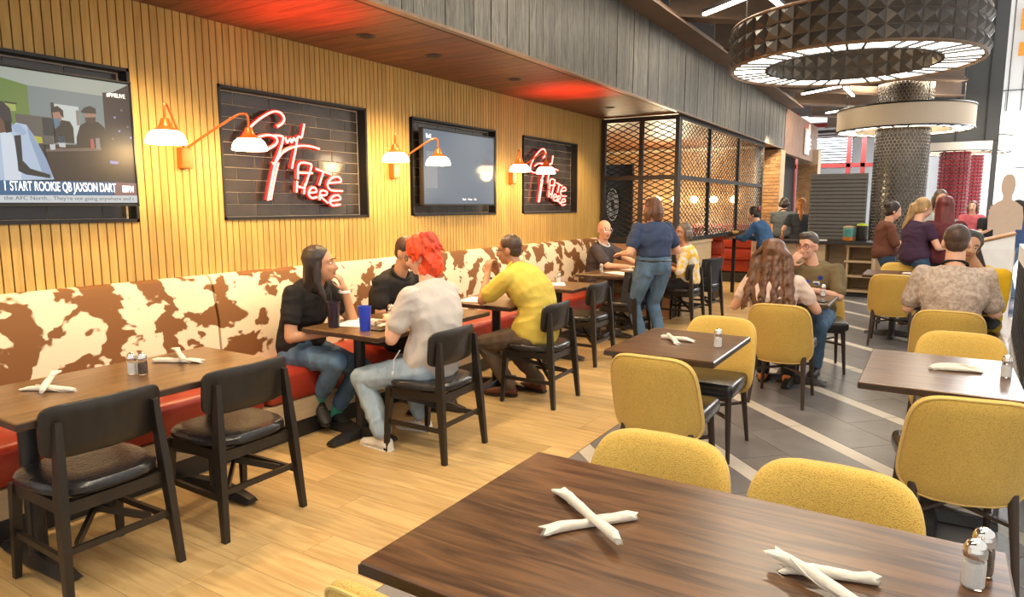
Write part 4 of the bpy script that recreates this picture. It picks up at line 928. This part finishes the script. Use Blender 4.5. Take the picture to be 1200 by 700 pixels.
            if ht=='bob':
                for k in range(26):
                    a=-PI*rnd.uniform(-.2,1.2); l2=g('hl',.13)*rnd.uniform(.85,1.1); X=Rm@V((1,0,0));Y=Rm@V((0,1,0)); c=Hh(0,-.03,.02)
                    b.tube([c+X*math.cos(a)*.08+Y*math.sin(a)*.075,c+X*math.cos(a)*.096+Y*math.sin(a)*.09-V((0,0,l2*.5)),c+X*math.cos(a)*.092+Y*math.sin(a)*.085-V((0,0,l2))],[.026,.024,.010],6)
            if ht=='bun': b.ell(Hh(0,-.115,.05),(.04,.04,.04),Rm,2)
        h=part('hair',b,hm,t,True); remesh(h,max(vx*.8,.007),2)
        if ht=='pony': part('hair_tie',B().ell(Hh(0,-.108,.035),(.03,.022,.03),Rm,2),g('tie',m_black),h,True)
    if g('glasses'):
        b=B()
        for s in(-1,1):
            c=(s*.034,.098,.008); b.tube([Hh(c[0]+.027*math.cos(q*PI/8),c[1]-.25*max(0,abs(c[0]+.027*math.cos(q*PI/8))-.035),c[2]+.019*math.sin(q*PI/8)) for q in range(17)],.0028,5); b.tube([Hh(s*.060,.09,.012),Hh(s*.079,.05,.012),Hh(s*.082,-.01,.008)],.0026,5)
        b.tube([Hh(-.009,.101,.012),Hh(.009,.101,.012)],.0025,5); part('glasses',b,g('glasses'),t,True)
    return t,Hh,A,sh_,curve
jeans=cloth('jeans_blue',(.10,.17,.27),.3,9); jeans_l=cloth('jeans_light',(.33,.42,.50),.25,9); jeans_d=cloth('jeans_dark',(.05,.09,.15),.3,9)
khaki=cloth('trousers_taupe',(.14,.10,.07)); blackc=cloth('cloth_black',(.022,.02,.02)); navy=cloth('shirt_navy',(.045,.065,.13)); 
brown_sh=M('brown_leather_shoe',(.12,.035,.018),.35); white_sh=M('canvas_shoe',(.72,.68,.60),.7)
# 1 smiling woman on the bench
t,Hh,A,sh_,cv=person('woman with long dark hair in a black polo, smiling with hand on cheek',(-3.74,3.23),-90,dict(pel=(0,0,.57),chest=(0,.13,.965),head=(0.0,.225,1.15),hp=-2,hy=30,skin='tan',top=blackc,bot=jeans,hair='long',hairc='black',hl=.34,hback=(-.1,-.32,-1),lock=(1,),shw=.165,bust=.03,collar=blackc,smile=True,hs=.97,vx=.009,bow=(0,-.05,0),
 wl=(-.13,.30,.975),el=(-.2,.5,-.9),hdl=(.35,-.12,1),hnl=(.5,-.9,.1),hcl=.95,hsz=.92, wr=(.05,.33,.70),er=(.5,-.2,-1),hnr=(0,0,-1),
 al=(-.10,.20,.09),ar=(.02,.17,.21),tl=-10,tr=-25,fr=.35,kr=(.1,1,.5),sock=M('teal_sock',(.08,.42,.30),.9),cuff=.09,shoe=M('black_sneaker',(.02,.018,.018),.6)))
part('wristband',B().tube([A[-1][1]+V((.033*math.cos(q*PI/6),.033*math.sin(q*PI/6),-.02)) for q in range(13)],.011,6),m_white,t,True)
# 2 person in black at the same table, hidden behind the red hair
person('person in a black shirt on the bench, mostly hidden behind the red-haired diner',(-3.72,4.05),-90,dict(pel=(0,0,.57),chest=(0,.16,.97),head=(0,.26,1.18),hp=18,top=blackc,bot=blackc,hair='buzz',hairc='dkbrown',shw=.19,girth=1.1,wl=(-.12,.38,.79),wr=(.12,.38,.79),skin='tan',collar=blackc,vx=.013))
# 3 red-haired person
t,Hh,A,sh_,cv=person('person with bright orange-red hair in a pale grey t-shirt, seen from behind',(-2.66,3.36),90,dict(pel=(0,.02,.57),chest=(.03,.06,1.00),head=(.05,.13,1.225),hp=14,hy=18,skin='light',top=cloth('tee_grey',(.55,.50,.46),.06),bot=jeans_l,hair='shag',hairc='orange',brow='ginger',glasses=m_black,shw=.19,girth=1.12,belly=.03,bow=(0,-.05,0),vx=.009,sleeve=.62,ag=1.1,
 wl=(-.06,.32,.80),el=(-.6,-.1,-.9),wr=(.12,.32,.79),er=(.5,0,-1),al=(-.22,.24,.075),ar=(.20,.26,.075),tl=-5,tr=10,lg=1.08,cuffr=.064,cuff=.055,shoe=white_sh,sole=m_white,hemf=-.18))
part('key_lanyard',B().tube([(-.215,.10,.66),(-.225,.14,.60),(-.225,.15,.53)],.003,6).box((-.225,.15,.50),(.02,.012,.05)),m_white,t)
# 4 yellow shirt man
t,Hh,A,sh_,cv=person('man in a yellow short-sleeved shirt leaning on clasped hands, back to camera',(-2.66,4.66),90,dict(pel=(0,0,.57),chest=(.02,.17,.985),head=(.03,.27,1.185),hp=8,hy=12,skin='brown',top=cloth('shirt_yellow',(.60,.46,.085),.08),bot=khaki,hair='buzz',hairc='dkbrown',glasses=m_black,shw=.20,girth=1.15,bow=(0,-.08,.02),vx=.009,sleeve=.72,ag=1.1,hemf=-.18,flare=.05,
 wl=(-.05,.43,.985),el=(-.45,.5,-1),hdl=(.3,.1,1),hnl=(1,0,0),hcl=.75,wr=(.09,.43,.985),er=(.45,.5,-1),hdr=(-.3,.1,1),hnr=(-1,0,0),hcr=.75,al=(-.07,.20,.09),ar=(.17,.06,.09),tl=15,tr=-10,shoe=brown_sh,sole=m_black,collar=cloth('collar_yellow',(.66,.50,.06),.05)))
part('wristwatch',B().tube([A[-1][1]+V((.031*math.cos(q*PI/6),.031*math.sin(q*PI/6),-.03)) for q in range(13)],.009,6),m_black,t,True)
# 5 bald man
person('bald man with glasses in a dark grey polo, on the bench by the mesh screen',(-3.72,8.15),-90,dict(pel=(0,0,.57),chest=(.03,.07,1.0),hs=1.06,head=(.05,.10,1.225),hy=-38,hp=3,skin='light',top=cloth('polo_charcoal',(.07,.06,.065)),bot=khaki,glasses=m_chrome,shw=.20,girth=1.25,belly=.05,collar=m_white,vx=.012,ag=1.1,brow='greyb',
 wl=(-.06,.55,.79),el=(-.5,0,-1),wr=(.22,.50,.79),er=(.6,0,-.9),sleeve=.7))
# 6 standing server
t,Hh,A,sh_,cv=person('server with brown hair standing in a navy shirt and blue jeans, back to camera',(-2.60,7.12),62,dict(stand=True,pel=(0,0,.90),chest=(0,.03,1.305),head=(0,.05,1.50),hy=12,hp=8,skin='light',top=navy,bot=jeans,hair='bob',hl=.15,hairc='brown',brow='brown',shw=.205,girth=1.22,ag=1.15,lg=1.1,sleeve=.62,vx=.011,hemf=.12,
 wl=(-.26,.22,1.02),el=(-.6,-.3,-1),wr=(.25,.22,1.02),er=(.6,-.3,-1),al=(-.11,.02,.085),ar=(.12,-.02,.085),hs=.98,ls=.98))
part('belt',B().tube([cv(.13)+V((.205*math.cos(q*PI/10),.155*math.sin(q*PI/10),0)) for q in range(21)],.012,6),m_black,t,True)
# 7 patterned shirt woman
person('woman with short grey-brown hair in a yellow and white patterned shirt',(-2.70,8.78),110,dict(pel=(0,.02,.57),chest=(0,.07,.975),head=(0.02,.11,1.185),hy=38,hp=4,skin='brown',top=twotone('floral_yellow',(.70,.42,.03),(.62,.60,.55),14,.5,.06,rough=.85),bot=blackc,hair='bob',hl=.12,hairc='greyb',shw=.17,girth=1.05,sleeve=1.0,vx=.012,wl=(-.18,.36,.79),wr=(.16,.30,.79)))
# 8 blue server with tray
t,Hh,A,sh_,cv=person('server in a blue denim shirt bending to set a food tray on the booth table',(-2.42,12.1),78,dict(stand=True,pel=(0,0,.86),chest=(0,.16,1.21),head=(0,.27,1.385),hp=22,hy=15,skin='light',top=cloth('denim_shirt',(.05,.12,.26),.2),bot=jeans,hair='bun',hairc='black',shw=.18,girth=1.02,sleeve=1.6,vx=.014,wl=(-.12,.55,1.00),wr=(.14,.55,1.00),el=(-.5,-.3,-1),er=(.5,-.3,-1),hs=.97,ls=.94))
part('hair_bow',B().ell(Hh(.03,-.13,.06),(.035,.02,.05)).ell(Hh(-.03,-.13,.05),(.035,.02,.045)),m_rsteel,t,True)
tr=thing('food_tray','tray of food held over the booth table by the server in blue','tray',(-3.08,12.2,1.03)); part('tray',B().box((0,0,0),(.42,.34,.018),bev=.005),m_black,tr)
for k in range(6): part('food_item',B().ell((-.12+.11*(k%3),-.07+.15*(k//3),.04),(.05,.055,.035),sub=2),M('fried_food',(.55,.33,.08),.7,0,.3,20) if k==0 else bpy.data.materials['fried_food'],tr,True)
bt=thing('booth_table','dark booth table with beige pedestal by the server in blue','table',(-3.45,12.15,0)); part('tabletop',B().box((0,0,.98),(.9,.6,.04)),m_tabley,bt); part('pedestal',B().box((.1,0,.48),(.2,.2,.96)),m_pale,bt)
# 9,10,11 far staff
person('staff member in a dark grey shirt standing by the brick pier, back to camera',(-2.72,15.1),10,dict(stand=True,pel=(0,0,.94),chest=(0,0,1.36),head=(0,.02,1.57),skin='light',top=cloth('shirt_slate',(.06,.07,.08)),bot=blackc,hair='bob',hl=.08,hairc='black',shw=.19,vx=.018,face=False,girth=1.05,collar=blackc))
person('staff member with a bright ginger ponytail in a dark shirt, back to camera',(-2.25,14.2),12,dict(stand=True,pel=(0,0,.92),chest=(0,0,1.32),head=(0,.02,1.535),skin='light',top=cloth('shirt_slate2',(.05,.055,.065)),bot=blackc,hair='pony',hl=.34,pdir=(0,-.12,-1),hairc='ginger',shw=.18,hs=1.12,vx=.016,face=False,tie=m_rsteel,wl=(-.3,.1,.95),wr=(.28,.15,1.0)))
person('person in black partly hidden right of the ginger ponytail',(-2.0,15.3),150,dict(stand=True,pel=(0,0,.94),chest=(0,0,1.36),head=(0,.02,1.58),skin='light',top=blackc,bot=blackc,hair='buzz',hairc='greyb',shw=.19,vx=.018,wl=(-.2,.25,1.1),wr=(.2,.25,1.1)))
# 12 long-haired woman
person('woman with long wavy brown hair in a pale pink top, back to camera',(-1.09,5.78),4,dict(pel=(0,.02,.57),chest=(0,.05,.94),head=(-.02,.09,1.135),hy=-8,hp=6,skin='light',top=cloth('top_pink',(.74,.57,.48),.06),bot=blackc,hair='curly',hl=.42,hw=1.65,hairc='brown',hback=(0,-.34,-1),shw=.175,girth=1.05,sleeve=.55,vx=.010,wl=(-.18,.32,.79),wr=(.20,.34,.79),er=(.8,-.1,-1),el=(-.8,-.1,-1),shoe=M('orange_shoe',(.55,.18,.04),.6)))
# 13 olive shirt person
t,Hh,A,sh_,cv=person('person with short hair and red glasses in an olive shirt, hand at mouth',(-.95,6.96),176,dict(pel=(0,.02,.57),chest=(0,.07,.965),head=(.045,.12,1.165),hy=-18,hp=6,skin='light',top=cloth('shirt_olive',(.16,.12,.06)),bot=jeans,hair='quiff',hairc='salt',brow='dkbrown',glasses=m_rsteel,shw=.195,girth=1.15,bust=.03,sleeve=.8,vx=.009,ag=1.1,
 wr=(.17,.24,1.0),er=(.7,.25,-1),hdr=(-.6,-.05,.75),hnr=(0,-1,0),hcr=.7,wl=(-.06,.36,.79),el=(-.9,-.1,-.7),hnl=(0,0,-1),hdl=(1,.1,0),ar=(.12,.36,.09),al=(-.12,.30,.09)))
part('name_badge',B().box(cv(.62)+V((-.06,.158,0)),(.055,.006,.075)),m_white,t); part('badge_clip',B().taper(cv(.80)+V((-.09,.125,0)),cv(.80)+V((-.09,.14,0)),.022,.022,12),m_chrome,t,True); part('badge_photo',B().box(cv(.62)+V((-.06,.162,.005)),(.04,.003,.04)),m_blue,t)
# 14-17 standing group
person('standing woman with dark tied hair in a loose brown top, looking down',(-.60,11.0),-80,dict(stand=True,pel=(0,0,.90),chest=(0,.01,1.27),head=(0,.07,1.46),hp=18,hy=8,skin='light',top=cloth('top_brown',(.15,.06,.04)),bot=jeans_d,hair='bun',hairc='black',shw=.175,girth=1.05,flare=.08,sleeve=.9,vx=.013,wl=(-.08,.33,1.05),wr=(.16,.33,1.04),hemf=-.18,ls=.98))
person('standing woman with wavy blond ponytail in a dark purple top',(-.22,10.1),-50,dict(stand=True,pel=(0,0,.92),chest=(0,.02,1.29),head=(0,.08,1.50),hp=22,hy=-12,skin='light',top=cloth('top_purple',(.055,.028,.055)),bot=jeans_d,hair='pony',hl=.36,pdir=(-.25,-.35,-1),hairc='blond',brow='blond',shw=.175,girth=1.06,flare=.03,sleeve=.45,vx=.012,wl=(-.08,.34,1.10),wr=(.20,.34,1.02),er=(.6,-.4,-1),hemf=-.18))
person('standing woman with straight dark burgundy hair in a maroon top, back to camera',(.08,10.2),12,dict(stand=True,pel=(0,0,.92),chest=(0,.0,1.30),head=(0,.03,1.52),hp=6,hy=-20,skin='light',top=cloth('top_maroon',(.12,.03,.035)),bot=blackc,hair='long',hl=.34,hairc='redbrown',hback=(0,-.2,-1),hw=1.05,shw=.175,girth=1.08,flare=.04,sleeve=1.2,vx=.012,wl=(-.2,.25,1.0),wr=(.22,.25,1.0),face=False,hemf=-.18))
person('tall standing woman with grey-brown shoulder hair in pale grey, behind the group',(-.02,11.7),-140,dict(stand=True,pel=(0,0,.98),chest=(0,.02,1.40),head=(0,.06,1.63),hp=12,hy=-25,skin='light',top=cloth('top_palegrey',(.45,.46,.43)),bot=jeans_d,hair='bob',hl=.19,hairc='greyb',shw=.18,sleeve=1.3,vx=.014,wl=(-.15,.3,1.1),wr=(.2,.3,1.1)))
# 18 floral shirt man
person('man with short brown hair in a beige floral shirt, back to camera',(.135,5.98),2,dict(pel=(0,.02,.57),chest=(0,.05,1.04),head=(0,.08,1.27),hy=0,hp=4,skin='light',top=twotone('floral_beige',(.55,.45,.37),(.36,.27,.215),38,.5,.12,rough=.85,detail=6),bot=khaki,hair='buzz',hairc='dkbrown',shw=.20,girth=1.18,sleeve=.78,ag=1.1,vx=.010,wl=(-.24,.34,.79),wr=(.24,.34,.79),collar=blackc,hs=1.08,nk=1.15,face=False,el=(-.35,-.3,-1),er=(.35,-.3,-1)))
# 19 yellow top woman
person('woman with long black hair in a yellow top leaning in behind the floral-shirt man',(.35,7.15),172,dict(pel=(0,.02,.57),chest=(.0,.12,.965),head=(.08,.20,1.20),hr=-16,hy=20,hp=8,skin='tan',top=cloth('top_yellow',(.68,.42,.02)),bot=blackc,hair='long',hl=.30,hairc='black',hback=(-.25,-.3,-1),shw=.165,sleeve=.9,vx=.012,wl=(-.1,.36,.79),wr=(.10,.36,.79),el=(-.1,-.3,-1),er=(.1,-.3,-1)))
# 20 distant people
person('distant person in a pink top beyond the railing, near the red column',(.62,17.5),170,dict(stand=True,pel=(0,0,.92),chest=(0,0,1.3),head=(0,.03,1.50),skin='light',top=cloth('top_pink2',(.55,.12,.14)),bot=jeans,hair='bob',hairc='brown',shw=.18,vx=.02))
person('distant person in black beside the beige cutout figure',(.95,17.0),-170,dict(stand=True,pel=(0,0,.9),chest=(0,0,1.24),head=(0,.03,1.43),skin='light',top=blackc,bot=jeans_d,hair='buzz',hairc='dkbrown',shw=.19,vx=.02,wl=(-.2,.3,1.05),wr=(.1,.3,1.05)))
person('distant person in blue half hidden behind the beige cutout figure',(1.08,13.6),60,dict(stand=True,pel=(0,0,.92),chest=(0,0,1.32),head=(0,.02,1.50),skin='light',top=cloth('top_blue',(.06,.10,.22)),bot=jeans,hair='pony',hairc='black',shw=.18,vx=.02,sleeve=1.5))
# coat hung on a chair
jk=thing('jacket','dark jacket draped over the back of the chair by the server','jacket',(-2.78,7.2,0))
part('jacket_body',B().loft([[(x+.02*math.sin(y*30+z*9),y,z) for x,y in((-.12,-.2),(.02,-.22),(.05,0),(.02,.22),(-.12,.2),(-.09,0))] for z in(.38,.5,.62,.76,.815)]),cloth('jacket_cloth',(.03,.032,.04)),jk,True)
dup(jk,(-2.56,9.42,0),-.08,'dark coat draped over the chair beyond the patterned-shirt woman')
# bake the grown surfaces
bpy.context.view_layer.update(); dg=bpy.context.evaluated_depsgraph_get()
for o in BAKE:
    me=bpy.data.meshes.new_from_object(o.evaluated_get(dg)); mt=o.data.materials[0]; o.modifiers.clear(); o.data=me
    if not me.materials: me.materials.append(mt)
    for p in me.polygons: p.use_smooth=True
    if o.name.startswith(('shirt','trousers')):   # cloth folds
        k=V((7,7,12)) if o.name[0]=='s' else V((12,12,7)); am=.008 if o.name[0]=='s' else .007
        off=V((len(me.vertices)%97,0,0))
        n=len(me.vertices); co=[0.0]*(3*n); no=[0.0]*(3*n); me.vertices.foreach_get('co',co); me.vertex_normals.foreach_get('vector',no)
        for i in range(0,3*n,3):
            p=V(co[i:i+3]); q=Vm(p,k)+off; wob=1.5*noise.noise(p*4+off); q.z+=wob
            f=am*(.85-2*abs(noise.noise(q)))
            co[i]+=no[i]*f; co[i+1]+=no[i+1]*f; co[i+2]+=no[i+2]*f
        me.vertices.foreach_set('co',co); me.update()
